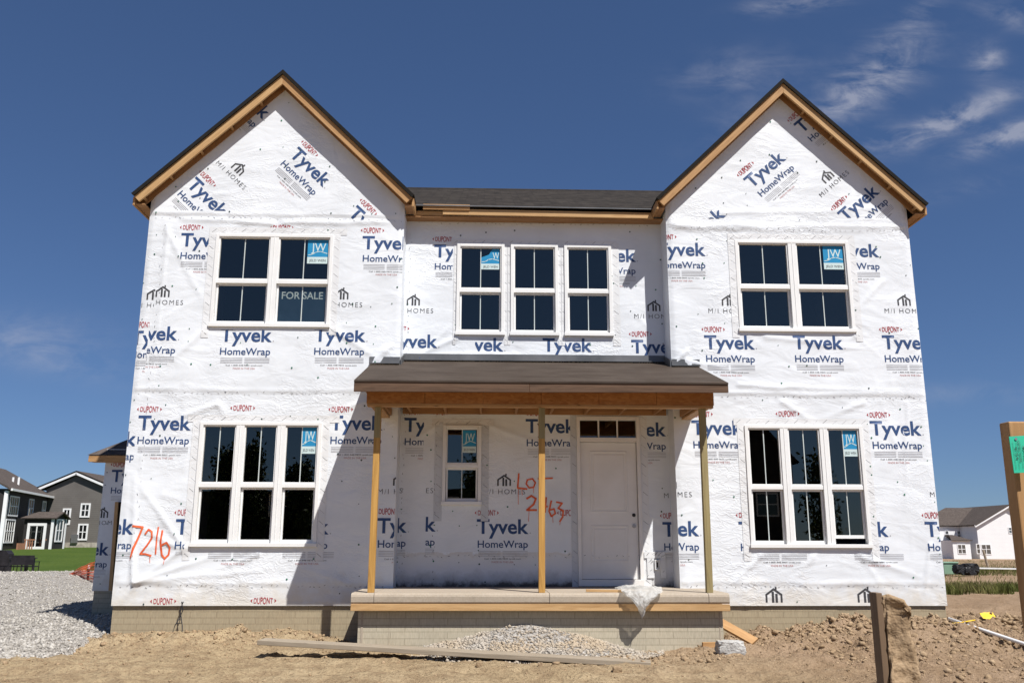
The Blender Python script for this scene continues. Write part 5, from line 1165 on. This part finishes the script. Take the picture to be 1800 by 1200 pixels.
# utility cabinet, bin bags and a marker in the weeds
p = at(1671, 998, 30); root = tag(MB().box(p.x-.34, p.x+.4, 30, 30.7, p.z-.3, p.z+.22).prism([(p.x-.38, p.z+.22), (p.x+.44, p.z+.22), (p.x+.40, p.z+.30), (p.x-.34, p.z+.30)], 'y', 29.96, 30.74).build('utility_cabinet', 'green_box', bevel=.03), 'low green utility cabinet at the house corner in the weeds', 'utility box')
for i, (px, s_) in enumerate(((1688, .34), (1703, .42))):
    p = at(px, 1000, 29); tag(rock('rubbish_bag', (p.x, 29, p.z), (s_*1.1, s_, s_*.9), 'bin_black', 40+i, 4, .5), ('smaller black rubbish bag beside the green cabinet', 'larger black rubbish bag in the weeds right of the smaller one')[i], 'rubbish bag', 'black bags in the weeds')
p = at(1735, 982, 60); tag(MB().tube([(p.x, 60, p.z-.6), (p.x-.25, 60, p.z+.75)], .1, 8).build('leaning_stake', 'grey_plank'), 'thin grey stake leaning in front of the white house', 'stake')
a, b = at(1720, 998, 33), at(1830, 1000, 33); tag(board('pale_rail', a, b, .07, .2, 'pvc'), 'long pale pipe lying across the weeds on the right', 'pipe')

# ------------------------------------------------------------------ across the street (seen mirrored in the panes)
def mirror(px, py, Yv): p = at(px, py, Yv); return Vector((p.x, -Yv, p.z))
def tree(loc, h, cr, label, seed, mat='leaf_dark', n=5200):
    rg = np.random.default_rng(seed); root = thing('street_tree', label, 'tree', loc, 'trees across the street'); x_, y_, z_ = loc
    mb = MB(); mb.tube([(x_, y_, z_-.2), (x_+.1, y_, z_+h*.3), (x_, y_+.1, z_+h*.6), (x_+.05, y_, z_+h*.92)], [.16, .13, .08, .02], 8)
    tips = []
    for k in range(11):
        a = k*2.4; hh = h*(.25+.06*k); L = cr*(1-.05*k)*.8; e = (x_+L*math.cos(a), y_+L*math.sin(a), z_+hh+h*.18); mb.tube([(x_, y_, z_+hh), ((x_+e[0])/2, (y_+e[1])/2, z_+hh+h*.06), e], [.06, .04, .012], 5); tips.append(e)
    mb.build('trunk', 'bark', root)
    cl = np.array(tips+[(x_, y_, z_+h*t) for t in (.45, .6, .75, .88, .97)]); c = cl[rg.integers(0, len(cl), n)]+rg.normal(0, 1, (n, 3))*np.array([cr*.22, cr*.22, h*.075])
    a = rg.normal(0, 1, (n, 3)); a /= np.linalg.norm(a, axis=1)[:, None]; b = np.cross(a, rg.normal(0, 1, (n, 3))); b /= np.linalg.norm(b, axis=1)[:, None]; s_ = (.08+.10*rg.random((n, 1)))
    V = np.stack([c-a*s_, c+b*s_*.5, c+a*s_, c-b*s_*.5], 1).reshape(-1, 3); np_mesh('crown', V, np.arange(n*4).reshape(n, 4), mat, root)
for i, (px, top, h_, cr, lab) in enumerate(((402, 812, 9, .85, 'dense round tree across the street mirrored in the lower left window'), (444, 806, 8.6, .75, 'narrow tree across the street mirrored in the middle lower left pane'), (526, 838, 7, .9, 'low bushy tree across the street mirrored below the blue sticker'), (1437, 826, 7, 1.0, 'thin young tree across the street mirrored in the lower right window'), (835, 826, 7.2, 1.0, 'young tree across the street mirrored in the small porch window'))):
    p = mirror(px, top, 34); zb = -1.0; tree((p.x, p.y, zb), p.z-zb, cr, lab, 50+i, 'leaf_dark' if i < 3 else 'leaf_mid', 5000 if i < 3 else 1500)
def street_house(label, px_eave, py_eave, px_pk, py_pk, Yv, wd):
    e = mirror(px_eave, py_eave, Yv); k = mirror(px_pk, py_pk, Yv); zb = -1.0; root = thing('street_house', label, 'house', (k.x, -Yv, zb), 'houses across the street')
    hw = abs(e.x-k.x); MB().prism([(k.x-hw+.4, zb), (k.x+hw-.4, zb), (k.x+hw-.4, e.z), (k.x, k.z-.3), (k.x-hw+.4, e.z)], 'y', -Yv-wd, -Yv).build('wall', 'siding_black', root)
    for sg in (-1, 1): roof_plane(root, 'roof', [(k.x+sg*hw, -Yv+.4, e.z), (k.x, -Yv+.4, k.z), (k.x, -Yv-wd, k.z), (k.x+sg*hw, -Yv-wd, e.z)], 'shingle_dark', .2)
    for dx in (-hw*.45, hw*.3): far_window(root, (k.x+dx+.7, -Yv, zb+3.6), (-1, 0, 0), 1.5, 1.6, 2, 2, (0, 1, 0), .1)
street_house('dark gabled house across the street mirrored in the lower right window', 1402, 812, 1318, 728, 46, 12)
street_house('long dark house across the street mirrored in the lower left window', 640, 872, 430, 860, 50, 10)
street_house('low dark house across the street behind the camera', 1120, 872, 900, 850, 52, 10)
